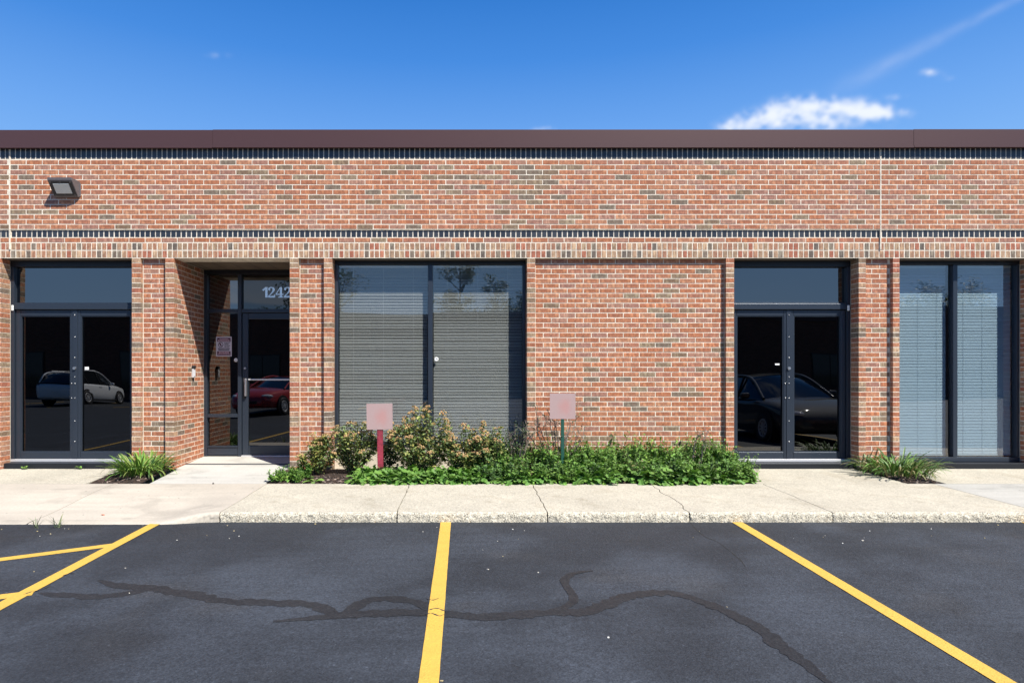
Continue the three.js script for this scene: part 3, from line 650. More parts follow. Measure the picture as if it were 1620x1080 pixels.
const flare = x => sstep(-2.36, -2.98, x);             // kerb dies away into the ramp on the left
const edgeZ = x => KERB_Z + 0.09 * flare(x) + 0.006 * (noise2(x, 3, 4, 815, 3) - 0.5);
const noseY = x => walkY(NOSE) + (lotY(KERB_Z) + 0.012 - walkY(NOSE)) * flare(x);
const rampY = (x, z) => { const t = clamp((z - 1.0) / (NOSE - 1.0)); return walkY(z) + (noseY(x) - walkY(NOSE)) * sstep(0.1, 1, t); };
const joints = [BX0, -6.75, -4.1, -2.32, -0.64, 0.79, 2.16, 3.5, 5.5, 7.2, BX1];
const wobs = { 2.16: crk(5, 0.05), 3.5: crk(8, 0.03), 0.79: crk(2, 0.02), '-0.64': crk(4, 0.015), '-2.32': crk(6, 0.012) };
const none = () => 0;
for (let i = 0; i < joints.length - 1; i++) {
  const a = joints[i], b = joints[i + 1], mat = b <= -2.3 ? concSmooth : a === 5.5 ? concGrey : conc;
  slabTop(a + 0.0045, b - 0.0045, 1.004, NOSE - 0.002, mat, rampY, 'slab', [wobs[a] || none, wobs[b] || none]);
}
// kerb: rough exposed-aggregate nose and face, one stone per slab
for (let i = 0; i < joints.length - 1; i++) {
  const a = joints[i] + 0.005, b = joints[i + 1] - 0.005, xs = range(a, b, 0.011);
  const prof = [[0, 0], [0.012, -0.001], [0.024, -0.005], [0.034, -0.013], [0.039, -0.024], [0.041, -0.038], [0.042, -0.052], [0.043, -0.066], [0.044, -0.08], [0.046, -0.14]];
  const P = [], U = [], I = [], rr = rngOf(4000 + i), n = prof.length;
  xs.forEach((x, k) => prof.forEach(([dz, dy], j) => {
    const fl = flare(x), rough = j === 0 ? 0 : (0.0105 * (1 - 0.75 * fl)) * (rr() - 0.5) + 0.01 * (noise2(x * 3, j * 0.4, 6, 717, 2) - 0.5), end = Math.min(x - a, b - x), chip = end < 0.03 && j > 0 ? -0.012 * (1 - end / 0.03) * rr() : 0;
    const wob = (x - a) / (b - a), wx = (1 - wob) * (wobs[joints[i]] || none)(NOSE) + wob * (wobs[joints[i + 1]] || none)(NOSE);
    const yy = noseY(x) + dy * (1 - fl * 0.2) - (j === 0 ? 0 : 0.3 * Math.abs(rough)), zz = NOSE + dz * (1 + 2 * fl) + (edgeZ(x) - KERB_Z) * (j / (n - 1)) * 0.5 + (rough + chip) * (j > 2 ? 1 : 0.25);
    P.push(x + wx, yy, zz); U.push(x, j * 0.016 + (j > 8 ? 0.05 : 0));
    if (k && j) { const q = k * n + j; I.push(q, q - n, q - 1, q - 1, q - n, q - n - 1); }
  }));
  const g = new THREE.BufferGeometry(); g.setAttribute('position', new THREE.Float32BufferAttribute(P, 3)); g.setAttribute('uv', new THREE.Float32BufferAttribute(U, 2)); g.setIndex(I); g.computeVertexNormals();
  mesh('kerb_stone', g, i <= 2 ? concSmooth : pebble, walk);
}
// pads in front of the doors, the entry slab running into the recess
slabTop(BX0, -4.46, -0.04, 0.996, conc, undefined, 'door_pad');
slabTop(-3.82, -2.345, 0.01, 0.996, concPale, (x, z) => walkY(z) + 0.001, 'entry_slab', [z => 0.12 * clamp(z) , z => -0.0 * z]);
mesh('entry_slab', grid(range(-3.862, -2.332, 0.2), range(-1.1, 0.012, 0.15), (x, z) => 0.001 + 0.044 * clamp(-z / 0.95)), concPale, walk);
slabTop(3.44, 5.2, -0.04, 0.996, conc, undefined, 'door_pad', [none, none]);
slabTop(5.66, BX1, -0.04, 0.996, conc, undefined, 'door_pad');

const mulchTex = tex(256, 256, (u, v) => { const a = fb(u, v, 16, 661, 4), g = tn(u, v, 90, 662); const t = 0.55 + 0.6 * (a - 0.5) + 0.5 * (g - 0.5); return [t, t * 0.88, t * 0.78]; });
const soil = std([0.1, 0.075, 0.06], 1, { map: mulchTex });
const chipMats = std([1, 1, 1], 0.95, { vertexColors: true });
const bedY = (x, z) => walkY(z) - 0.012 + 0.05 * clamp((1 - z) * 2.2) * clamp(z * 4 + 0.4) * 0.7 + 0.014 * (noise2(x, z, 5, 61, 3) - 0.5);
const beds = [[-4.44, -3.83, -0.05, 0.97, 60], [-2.335, 3.43, -0.06, 0.992, 900], [5.21, 5.65, -0.05, 0.98, 90]];
for (const [x0, x1, z0, z1, n] of beds) {
  const b = setting('planting_bed', grid(range(x0, x1, 0.05), range(z0, z1, 0.05), bedY, 2), soil);
  const chips = [];
  for (let i = 0; i < n; i++) {
    const x = R(x0 + 0.02, x1 - 0.02), z = R(0.25, 1.0) < 0.4 ? R(z0 + 0.1, z1) : R(0.6, z1 + 0.01), g = new THREE.BoxGeometry(R(0.015, 0.06), R(0.004, 0.01), R(0.006, 0.016));
    g.rotateY(R(0, 6.3)); g.rotateZ(R(-0.35, 0.35)); g.translate(x, bedY(x, z) + 0.005, z);
    const k = R(0.5, 1.5); chips.push(colored(g, pick([[0.1, 0.065, 0.05], [0.16, 0.11, 0.085], [0.07, 0.05, 0.042], [0.3, 0.24, 0.2]]).map(q => q * k)));
  }
  const c = mesh('wood_chips', mergeGeometries(chips), chipMats, b); c.userData.kind = 'stuff';
}

// ---------------------------------------------------------------- plants
const leafMat = phy([1, 1, 1], 0.62, { vertexColors: true, transmission: 0.32, thickness: 0 });
const stemMat = std([1, 1, 1], 0.9, { vertexColors: true });
const vary = (c, k = 0.25) => { const t = 1 + R(-k, k), h = R(-0.12, 0.12); return [c[0] * t * (1 + h), c[1] * t, c[2] * t * (1 - h)]; };
const V3 = (x, y, z) => new THREE.Vector3(x, y, z);
// a leaf blade: base point, heading (angle), length, droop, widths along it
function blade(mb, base, yaw, len, rise, droop, widths, col, twist = 0, fold = 0.25) {
  const n = widths.length, dx = Math.cos(yaw), dz = Math.sin(yaw), sx = -dz, sz = dx;
  const P = [];
  for (let i = 0; i <= n; i++) {
    const t = i / n, a = rise - droop * t, prev = P[i - 1];
    const c = i ? [prev.c[0] + dx * Math.cos(a) * len / n, prev.c[1] + Math.sin(a) * len / n, prev.c[2] + dz * Math.cos(a) * len / n] : base.slice();
    const w = i === n ? 0 : (i === 0 ? widths[0] * 0.6 : widths[i - 1]);
    P.push({ c, w, a });
  }
  const side = (q, s) => { const tw = twist, up = q.w * fold; return [q.c[0] + s * sx * q.w * Math.cos(tw) - dx * Math.sin(q.a) * up, q.c[1] + up * Math.cos(q.a) + s * q.w * Math.sin(tw), q.c[2] + s * sz * q.w * Math.cos(tw) - dz * Math.sin(q.a) * up]; };
  for (let i = 0; i < n; i++) {
    const a = P[i], b = P[i + 1];
    if (i === n - 1) { mb.tri(side(a, 1), b.c, a.c, col); mb.tri(a.c, b.c, side(a, -1), col); }
    else { mb.quad(side(a, 1), side(b, 1), b.c, a.c, col); mb.quad(a.c, b.c, side(b, -1), side(a, -1), col); }
  }
  return P[n].c;
}
function twig(mb, pts, r0, r1, col) {         // tapered tube through points, triangular section
  const ring = (p, d, r) => { const u = V3(d.z, 0.01, -d.x).normalize(), v = d.clone().cross(u).normalize(); return [0, 1, 2].map(k => p.clone().addScaledVector(u, r * Math.cos(k * 2.094)).addScaledVector(v, r * Math.sin(k * 2.094)).toArray()); };
  let prev = null;
  pts.forEach((p, i) => {
    const d = (pts[i + 1] || p).clone().sub(i ? pts[i - 1] : p).normalize(), q = ring(p, d, r0 + (r1 - r0) * i / (pts.length - 1));
    if (prev) for (let k = 0; k < 3; k++) mb.quad(prev[k], prev[(k + 1) % 3], q[(k + 1) % 3], q[k], col);
    prev = q;
  });
}
const lobed = w => [w * 0.35, w * 0.9, w * 0.5, w * 1.15, w * 0.6, w * 1.2, w * 0.85];
const G1 = [0.15, 0.31, 0.03], G2 = [0.11, 0.25, 0.03], G3 = [0.2, 0.36, 0.05], GD = [0.05, 0.12, 0.025];
function rosette(h, spread, nl, c) {
  const mb = new MB();
  for (let i = 0; i < nl; i++) { const len = R(0.6, 1.1) * spread; blade(mb, [R(-0.01, 0.01), R(0, 0.03) * h / 0.15, R(-0.01, 0.01)], i * 2.4 + R(-0.4, 0.4), len, R(0.55, 1.25), R(0.7, 1.7), lobed(len * R(0.12, 0.18)), vary(pick(c)), R(-0.4, 0.4)); }
  return mb.geo();
}
function bushy(h, ns, c, lw = 0.26) {
  const mb = new MB();
  for (let s = 0; s < ns; s++) {
    const yaw = R(0, 6.28), lean = R(0.05, 0.5), H = h * R(0.65, 1.1), top = V3(Math.cos(yaw) * H * lean, H, Math.sin(yaw) * H * lean);
    twig(mb, [V3(0, 0, 0), top.clone().multiplyScalar(0.55).add(V3(R(-0.01, 0.01), 0, R(-0.01, 0.01))), top], 0.0035, 0.0015, vary([0.12, 0.2, 0.05]));
    for (let k = 0; k < 11; k++) { const t = 0.2 + 0.8 * k / 10, len = R(0.03, 0.065) * (1.25 - 0.5 * t); blade(mb, [top.x * t, top.y * t, top.z * t], R(0, 6.28), len, R(0.1, 1.1), R(0.2, 1.2), [len * lw * 0.6, len * lw, len * lw * 1.1, len * lw * 0.8], vary(pick(c)), R(-0.5, 0.5)); }
  }
  return mb.geo();
}
{ // the mass of weeds in the long bed
  const kinds = [rosette(0.15, 0.17, 13, [G1, G2, G3]), rosette(0.15, 0.14, 11, [G1, G3]), rosette(0.2, 0.2, 14, [G1, G2]), bushy(0.22, 7, [G1, G3, G2]), bushy(0.26, 8, [G3, G1], 0.2), bushy(0.17, 7, [G2, G1]), bushy(0.3, 3, [[0.3, 0.25, 0.12], [0.22, 0.2, 0.08], [0.16, 0.26, 0.05]], 0.18), bushy(0.2, 6, [GD, G2])];
  const put = kinds.map(() => []);
  const e = new THREE.Euler(), q = new THREE.Quaternion();
  const add = (k, x, z, s, y = bedY(x, z)) => put[k].push(new THREE.Matrix4().compose(V3(x, y, z), q.setFromEuler(e.set(R(-0.12, 0.12), R(0, 6.28), R(-0.12, 0.12))), V3(s, s * R(0.85, 1.15), s)).clone());
  for (let i = 0; i < 980; i++) {              // right two thirds: deep and tall
    const x = R(0.12, 3.4), z = R(0.08, 0.99);
    if (x > 3.05 && z < 0.15) continue;
    const tall = z < 0.5, dens = noise2(x, z, 3, 811, 3), hh = noise2(x, z, 2, 877, 2), open = Math.exp(-(((x - 1.17) / 0.4) ** 2)) * (tall ? 1 : 0.3);
    if (dens < 0.36 + 0.12 * open) continue;
    add(tall ? pick([3, 4, 5, 4, 2]) : pick([0, 1, 2, 2, 0, 3]), x, z, (tall ? R(0.6, 1.0) + 0.85 * hh : R(0.6, 0.95) + 0.5 * hh) * (1 - 0.35 * open));
  }
  for (let i = 0; i < 26; i++) add(6, R(0.2, 3.3), R(0.1, 0.9), R(0.7, 1.2));
  for (let i = 0; i < 46; i++) add(7, R(0.2, 3.3), R(0.15, 0.95), R(0.7, 1.2));
  for (let i = 0; i < 34; i++) add(4, R(0.3, 3.3), R(0.1, 0.6), R(1.2, 1.6));
  for (let i = 0; i < 70; i++) add(pick([3, 4, 5]), R(3.1, 3.44), R(0.2, 0.95), R(0.7, 1.0));
  for (let i = 0; i < 230; i++) { const x = R(-1.3, 0.2), z = R(0.58, 1.0); add(pick([0, 1, 2, 2, 0]), x, z, R(0.6, 1.0)); }
  for (let i = 0; i < 44; i++) add(pick([1, 5, 3, 0]), R(-2.3, -1.92), R(0.5, 0.96), R(0.5, 0.85));
  const w = new THREE.Group(); w.name = 'weed_cover'; w.userData = { kind: 'stuff', label: 'dense bright green weeds filling the long planting bed', category: 'weeds' }; scene.add(w);
  kinds.forEach((g, k) => { const im = new THREE.InstancedMesh(g, leafMat, put[k].length); im.name = 'weed_foliage'; im.userData.kind = 'stuff'; put[k].forEach((m, i) => im.setMatrixAt(i, m)); im.castShadow = im.receiveShadow = true; w.add(im); });
}
// flowering shrubs: branches, foliage, each flower head
const headGeos = [0, 1, 2].map(() => { const gs = []; for (let i = 0; i < 20; i++) { const a = R(0, 6.28), r = Math.sqrt(rnd()), s = R(0.004, 0.0075), g = new THREE.IcosahedronGeometry(s, 0); g.translate(Math.cos(a) * r * 0.026, 0.012 * (1 - r * r) + R(-0.006, 0.006), Math.sin(a) * r * 0.026); const c = pick([[0.44, 0.27, 0.13], [0.36, 0.2, 0.1], [0.5, 0.35, 0.16], [0.34, 0.26, 0.09]]); gs.push(colored(g, c)); } return mergeGeometries(gs); });
const headMat = std([1, 1, 1], 0.9, { vertexColors: true });
function shrub(label, x, z, w, h, ns, heads, leaves, greens, bare = 0.25, dep = 0.32) {
  const t = thing('flowering_shrub', label, 'shrub');
  t.position.set(x, bedY(x, z) - 0.01, z);
  const br = new MB(), fo = new MB(), tips = [];
  for (let s = 0; s < ns; s++) {
    const ang = R(0, 6.28), rr = Math.sqrt(rnd()), tx = Math.cos(ang) * rr * w / 2, tz = Math.sin(ang) * rr * dep / 2, H = h * (1 - 0.38 * rr * rr) * R(0.5, 1.1);
    const pts = [V3(tx * 0.15, 0, tz * 0.15), V3(tx * 0.5 + R(-0.02, 0.02), H * 0.42, tz * 0.5), V3(tx * 0.85 + R(-0.03, 0.03), H * 0.78, tz * 0.85), V3(tx, H, tz)];
    twig(br, pts, 0.005, 0.0016, vary([0.13, 0.09, 0.07]));
    const cv = new THREE.CatmullRomCurve3(pts);
    for (let k = 0; k < leaves; k++) {
      const f = bare + (1 - bare) * Math.pow(rnd(), 0.8), p = cv.getPoint(Math.min(1, f)), len = R(0.03, 0.058);
      const off = R(0, 0.06), oy = R(0, 6.28);
      blade(fo, [p.x + Math.cos(oy) * off, p.y + R(-0.02, 0.025), p.z + Math.sin(oy) * off], R(0, 6.28), len, R(-0.2, 1.1), R(0, 0.9), [len * 0.2, len * 0.3, len * 0.2], vary(pick(greens), 0.3), R(-0.5, 0.5));
    }
    tips.push(pts[3]);
  }
  mesh('branches', br.geo(), stemMat, t); mesh('foliage', fo.geo(), leafMat, t);
  for (let k = 0; k < heads; k++) { const p = tips[k % tips.length], m = mesh('flower_head', headGeos[k % 3], headMat, t); const s = R(1.0, 1.9); m.position.set(p.x + (k < tips.length ? 0 : R(-0.07, 0.07)), p.y + (k < tips.length ? 0.005 : R(-0.16, 0)), p.z + (k < tips.length ? 0 : R(0, 0.08))); m.scale.set(s, s, s); m.rotation.set(R(-0.1, 0.7), R(0, 6), R(-0.4, 0.4)); }
  return t;
}
const shG = [[0.16, 0.245, 0.065], [0.23, 0.29, 0.07], [0.1, 0.16, 0.05], [0.33, 0.33, 0.08]], shD = [[0.06, 0.1, 0.04], [0.09, 0.13, 0.05], [0.045, 0.07, 0.035]];
shrub('yellow-green flowering shrub beside the brick pier right of entry', -1.88, 0.5, 0.52, 0.5, 26, 20, 60, [[0.2, 0.25, 0.05], [0.13, 0.2, 0.05], [0.3, 0.3, 0.06]], 0.12);
shrub('flowering shrub left of the red sign post', -1.4, 0.46, 0.74, 0.7, 46, 30, 64, shG, 0.12, 0.4);
shrub('largest flowering shrub, just right of the red sign post', -0.55, 0.5, 0.95, 0.82, 72, 64, 64, shG, 0.1, 0.46);
shrub('low flowering shrub in front of window mullion, right of the largest one', -0.06, 0.5, 0.54, 0.58, 34, 30, 60, shG, 0.1);
shrub('flowering shrub under the right pane of middle window', 0.27, 0.46, 0.52, 0.66, 34, 38, 62, shG, 0.12);
shrub('thin dark-leaved shrub directly behind the red sign post', -1.0, 0.36, 0.4, 0.54, 16, 7, 44, shD, 0.15);
function leggy(name, label, x, z, w, h, ns, leaves, greens, lean = 0) {
  const t = thing(name, label, 'shrub'); t.position.set(x, bedY(x, z) - 0.01, z);
  const br = new MB(), fo = new MB(), grey = [0.2, 0.155, 0.135];
  for (let s = 0; s < ns; s++) {
    const tx = w * (s / (ns - 1 || 1) - 0.5) + R(-0.04, 0.04), tz = R(-0.12, 0.12), H = h * R(0.72, 1.05);
    const pts = [V3(tx * 0.2, 0, tz * 0.2), V3(tx * 0.55 + R(-0.03, 0.03), H * 0.4, tz * 0.6), V3(tx * 0.9 + R(-0.03, 0.03) + lean * 0.6, H * 0.75, tz), V3(tx + R(-0.03, 0.03) + lean, H, tz)];
    twig(br, pts, 0.0095, 0.0028, vary(grey));
    const cv = new THREE.CatmullRomCurve3(pts), tipsAt = [pts[3]];
    for (let b = 0; b < 4; b++) { const p = cv.getPoint(R(0.4, 0.95)), q = p.clone().add(V3(R(-0.1, 0.1), R(0.05, 0.13), R(-0.06, 0.06))); twig(br, [p, p.clone().lerp(q, 0.5).add(V3(R(-0.015, 0.015), 0, 0)), q], 0.0045, 0.0018, vary(grey)); tipsAt.push(q); }
    for (let k = 0; k < leaves; k++) { const p = rnd() < 0.6 ? pick(tipsAt) : cv.getPoint(R(0.55, 1)), len = R(0.02, 0.04); blade(fo, [p.x + R(-0.03, 0.03), p.y + R(-0.05, 0.02), p.z + R(-0.03, 0.03)], R(0, 6.28), len, R(-0.3, 1.1), R(0, 0.8), [len * 0.2, len * 0.3, len * 0.2], vary(pick(greens), 0.3), R(-0.5, 0.5)); }
  }
  mesh('branches', br.geo(), stemMat, t); mesh('foliage', fo.geo(), leafMat, t);
}
leggy('sparse_shrub', 'nearly bare grey-stemmed shrub around the green sign post', 1.17, 0.36, 0.72, 0.84, 15, 22, shD);
leggy('sparse_shrub', 'dark twiggy shrub at right end of the middle window', 0.68, 0.4, 0.34, 0.64, 12, 34, shD);
leggy('dark_sprig', 'single dark upright sprig among weeds before the brick panel', 2.9, 0.55, 0.1, 0.6, 3, 40, shD, 0.08);
{
  const t = thing('broadleaf_weed', 'bright green broad-leaved weed on the mulch near bed end', 'weed'), mb = new MB();
  for (let i = 0; i < 8; i++) blade(mb, [0, 0, 0], i * 0.78 + R(-0.2, 0.2), R(0.12, 0.19), R(0.4, 0.9), R(0.6, 1.2), [0.01, 0.021, 0.026, 0.024, 0.016], vary(G3, 0.15), R(-0.2, 0.2));
  mesh('leaves', mb.geo(), leafMat, t); t.position.set(-1.79, bedY(-1.79, 0.86), 0.86);
}
// daylily clumps: every blade a part
function daylily(label, x, z, w, dp, n, lenK, cols) {
  const t = thing('daylily_clump', label, 'plant'); t.position.set(x, bedY(x, z) - 0.005, z);
  const mats = cols.map(c => phy(c, 0.5, { transmission: 0.3, thickness: 0 })), geos = [];
  for (let k = 0; k < 14; k++) { const mb = new MB(), len = R(0.24, 0.42) * lenK, ww = R(0.0065, 0.0105); blade(mb, [0, 0, 0], 0, len, R(1.15, 1.5), R(0.7, 2.3), [ww * 0.8, ww, ww * 1.1, ww * 1.05, ww, ww * 0.8, ww * 0.5], [1, 1, 1], 0, 0.35); geos.push(mb.geo()); }
  for (let i = 0; i < n; i++) {
    const a = R(0, 6.28), r = Math.sqrt(rnd()), m = mesh('leaf', pick(geos), pick(mats), t);
    m.position.set(Math.cos(a) * r * w / 2, 0, Math.sin(a) * r * dp / 2); m.rotation.set(R(-0.12, 0.12), -a + R(-0.7, 0.7), R(-0.15, 0.15)); const s = R(0.75, 1.1); m.scale.set(s, s, s);
  }
}
daylily('daylily clump between the left double door and the entry', -4.1, 0.42, 0.44, 0.62, 290, 0.92, [[0.16, 0.31, 0.035], [0.11, 0.24, 0.03], [0.22, 0.36, 0.05], [0.27, 0.33, 0.08], [0.08, 0.18, 0.03]]);
daylily('darker daylily clump at foot of the pier right of the doors', 5.46, 0.44, 0.68, 0.82, 298, 1.05, [[0.12, 0.26, 0.035], [0.09, 0.2, 0.03], [0.17, 0.31, 0.05], [0.06, 0.13, 0.025], [0.24, 0.23, 0.08]]);
{ // small self-sown tufts
  const clover = () => { const mb = new MB(); for (let i = 0; i < 14; i++) blade(mb, [R(-0.045, 0.045), R(0, 0.03), R(-0.015, 0.02)], R(0, 6.28), R(0.025, 0.04), R(0.1, 0.9), 0.4, [0.008, 0.014, 0.012], vary(G3, 0.2)); return mb.geo(); };
  for (const [x, l] of [[-5.86, 'little green weed at left of the door curb'], [-5.13, 'little green weed at right half of the door curb']]) { const m = mesh('curb_weed', clover(), leafMat); m.position.set(x, 0.005, 0.0); tag(m, l, 'weed'); }
  for (const [px, py, l, n] of [[57, 836, 'thin grass sprig at asphalt edge, the left one', 9], [90, 835, 'fuller grass sprig at asphalt edge, the right one', 20]]) {
    const mb = new MB(), [x, z] = lotPt(px, py);
    for (let i = 0; i < n; i++) blade(mb, [R(-0.025, 0.025), 0, R(-0.01, 0.01)], R(0, 6.28), R(0.08, 0.17), R(0.9, 1.5), R(0.1, 0.8), [0.003, 0.003, 0.0025, 0.002], vary([0.2, 0.25, 0.12], 0.2));
    const m = mesh('grass_sprig', mb.geo(), leafMat); m.position.set(x, lotY(z), z - 0.01); tag(m, l, 'grass');
  }
}
// ---------------------------------------------------------------- the two post signs in the bed
const signTex = tex(128, 128, (u, v) => { const d = Math.hypot((u - 0.58) / 0.42, (v - 0.48) / 0.5), p = sstep(1, 0.1, d + 0.5 * (fb(u, v, 6, 801, 4) - 0.5)); const g = 0.02 * (tn(u, v, 60, 3) - 0.5); return [0.66 + 0.025 * p + g, 0.565 - 0.035 * p + g, 0.56 - 0.04 * p + g]; });
function postSign(label, x, z, yTop, postW, postD, mat) {
  const t = thing('post_sign', label, 'sign'), y0 = bedY(x, z) - 0.05; t.position.set(x, y0, z);
  const H = yTop - y0, S = 0.32;
  mesh('post', bx(-postW / 2, postW / 2, 0, H - 0.02, -postD / 2, postD / 2, 0.004), mat, t);
  const g = new THREE.BoxGeometry(S, S, 0.004); g.translate(0, H - S / 2, postD / 2 + 0.0035);
  const pm = std([1, 1, 1], 0.5, { map: signTex }), p = mesh('panel', g, pm, t); p.userData.label = 'square plain pinkish-grey panel';
  return t;
}
const Z1 = 0.62, k1 = (CAMZ - Z1) / F, Z2 = 0.5, k2 = (CAMZ - Z2) / F;
postSign('square pinkish sign on a red wooden post before the window', (602 - CX) * k1, Z1, EYE + (CY - 638) * k1, 0.07, 0.035, std([0.36, 0.035, 0.065], 0.6, { map: grain[0] })).rotation.z = 0.012;
postSign('square pinkish sign on a green metal post before the brick', (890 - CX) * k2, Z2, EYE + (CY - 622) * k2, 0.04, 0.025, std([0.012, 0.075, 0.055], 0.45));

// ---------------------------------------------------------------- cars standing in the lot (seen mirrored in the doors)
function loftRings(rings, close = true) {
  const mb = new MB(), n = rings[0].length;
  for (let i = 0; i < rings.length - 1; i++) for (let k = 0; k < n - 1; k++) mb.quad(rings[i][k], rings[i + 1][k], rings[i + 1][k + 1], rings[i][k + 1]);
  if (close) for (const [r, f] of [[rings[0], 1], [rings[rings.length - 1], -1]]) { const c = r.reduce((a, p) => [a[0] + p[0] / n, a[1] + p[1] / n, a[2] + p[2] / n], [0, 0, 0]); for (let k = 0; k < n - 1; k++) f > 0 ? mb.tri(c, r[k], r[k + 1]) : mb.tri(c, r[k + 1], r[k]); }
  return mb;
}
function smoothGeo(mb) { // weld equal points so that the panels shade smoothly
  const g = mb.geo(); g.deleteAttribute('color');
  const map = new Map(), P = [], I = [], p = g.attributes.position;
  for (let i = 0; i < p.count; i++) { const q = [p.getX(i), p.getY(i), p.getZ(i)], k = q.map(v => Math.round(v * 2000)).join(); if (!map.has(k)) { map.set(k, P.length / 3); P.push(...q); } I.push(map.get(k)); }
  const o = new THREE.BufferGeometry(); o.setAttribute('position', new THREE.Float32BufferAttribute(P, 3)); o.setIndex(I); o.computeVertexNormals(); return o;
}
function car(name, label, x, z, turn, paintMat, kind) {
  const t = thing(name, label, 'car'); t.position.set(x, lotY(z), z); t.rotation.y = turn;
  const suv = kind === 'suv', L = suv ? 4.42 : 4.75, W = 0.91, wb = suv ? 2.64 : 2.78, r = suv ? 0.35 : 0.33, wy = r;
  const hood = suv ? 0.98 : 0.86, belt = suv ? 1.02 : 0.94, roof = suv ? 1.66 : 1.44, f = L / 2;
  // stations: x, bottom, top, half width
  const st = suv ? [[-f, 0.45, 0.92, 0.66], [-f + 0.1, 0.32, 1.02, 0.82], [-f + 0.5, 0.26, 1.06, 0.9], [-0.6, 0.22, 1.05, W], [0.6, 0.22, 1.02, W], [0.95, 0.24, 1.03, 0.905], [1.4, 0.26, 1.0, 0.89], [f - 0.32, 0.28, 0.92, 0.84], [f - 0.1, 0.3, 0.8, 0.74], [f, 0.38, 0.66, 0.6]]
    : [[-f, 0.42, 0.85, 0.66], [-f + 0.12, 0.3, 0.98, 0.8], [-f + 0.6, 0.24, 1.0, 0.88], [-0.8, 0.2, 0.96, W], [0.5, 0.2, 0.94, W], [0.95, 0.22, 0.96, 0.9], [1.5, 0.24, 0.9, 0.88], [f - 0.4, 0.26, 0.82, 0.83], [f - 0.12, 0.27, 0.7, 0.73], [f, 0.33, 0.56, 0.58]];
  const ring = ([X, b, tp, w]) => [[X, b, 0], [X, b, w * 0.82], [X, b + 0.06, w * 0.96], [X, b + (tp - b) * 0.45, w], [X, tp - 0.12, w * 0.985], [X, tp - 0.045, w * 0.93], [X, tp, w * 0.8], [X, tp + 0.018, w * 0.45], [X, tp + 0.022, 0]];
  const full = s => { const h = ring(s); return [...h, ...h.slice(0, -1).reverse().map(([a, b, c]) => [a, b, -c])]; };
  const body = mesh('body', smoothGeo(loftRings(st.map(full))), paintMat, t);
  // greenhouse: x at belt and roof for windscreen and rear
  const cs = suv ? [[1.05, 1.02, 1.02, 0.8, 0.78], [0.35, 1.02, 1.52, 0.82, 0.66], [0.0, 1.02, 1.62, 0.83, 0.64], [-0.9, 1.03, roof, 0.83, 0.63], [-1.6, 1.04, 1.58, 0.81, 0.61], [-1.9, 1.05, 1.46, 0.79, 0.6], [-2.08, 1.05, 1.08, 0.75, 0.68]]
    : [[1.05, 0.93, 0.95, 0.78, 0.76], [0.3, 0.94, 1.3, 0.82, 0.64], [-0.05, 0.94, 1.4, 0.83, 0.61], [-0.7, 0.95, roof, 0.82, 0.6], [-1.25, 0.96, 1.36, 0.8, 0.58], [-1.7, 0.97, 1.18, 0.76, 0.56], [-2.05, 0.97, 1.0, 0.7, 0.6]];
  const gl = new MB(), rf = new MB();
  for (let i = 0; i < cs.length - 1; i++) {
    const [xa, ba, ta, wa, va] = cs[i], [xb, bb, tb, wb2, vb] = cs[i + 1];
    for (const s of [1, -1]) { const q = [[xa, ba, s * wa], [xb, bb, s * wb2], [xb, tb, s * vb], [xa, ta, s * va]]; gl.quad(...(s > 0 ? q : q.reverse())); }
    const isRoof = i >= 2 && i < (suv ? 4 : 4), m = isRoof ? rf : gl, cr = isRoof ? 0.03 : 0.02;
    m.quad([xa, ta, va], [xb, tb, vb], [xb, tb + cr, 0], [xa, ta + cr, 0]); m.quad([xa, ta + cr, 0], [xb, tb + cr, 0], [xb, tb, -vb], [xa, ta, -va]);
  }
  const dark = phy([0.012, 0.015, 0.018], 0.04, { clearcoat: 1 });
  mesh('window_glass', smoothGeo(gl), dark, t); mesh('roof', smoothGeo(rf), paintMat, t);
  for (const s of [1, -1]) {
    const c = new THREE.CatmullRomCurve3(cs.map(([X, b, tp, w, v]) => V3(X, tp + 0.004, s * (v + 0.006))));
    mesh('roof_pillar', new THREE.TubeGeometry(c, 30, 0.03, 6), paintMat, t);
    for (const X of [-0.12, -1.05]) { const a = cs.find(q => q[0] <= X), tp = a[2] - 0.02; mesh('door_pillar', new THREE.TubeGeometry(new THREE.LineCurve3(V3(X, belt, s * 0.835), V3(X - 0.08, tp, s * 0.65)), 1, 0.024, 6), M.rubber, t); }
    const hl = new THREE.SphereGeometry(1, 14, 10); hl.scale(0.24, 0.07, 0.13); hl.rotateY(s * 0.55); hl.translate(f - 0.3, suv ? 0.78 : 0.68, s * 0.66);
    mesh('headlight', hl, phy([0.6, 0.62, 0.64], 0.08, { clearcoat: 1 }), t);
    const tl = new THREE.SphereGeometry(1, 14, 10); tl.scale(0.16, 0.09, 0.12); tl.rotateY(-s * 0.5); tl.translate(-f + 0.22, suv ? 0.96 : 0.84, s * 0.72);
    mesh('tail_light', tl, phy([0.12, 0.012, 0.012], 0.15, { clearcoat: 1 }), t);
    const mr = new RoundedBoxGeometry(0.12, 0.13, 0.2, 3, 0.05); mr.translate(0.62, belt + 0.08, s * 0.98); mesh('side_mirror', mr, paintMat, t);
    mesh('door_handle', bx(-0.35, -0.15, belt - 0.12, belt - 0.095, s * 0.9, s * 0.925, 0.006), paintMat, t);
    mesh('door_sill', bx(-1.0, 1.0, 0.2, 0.26, s * 0.87, s * 0.915, 0.01), M.rubber, t);
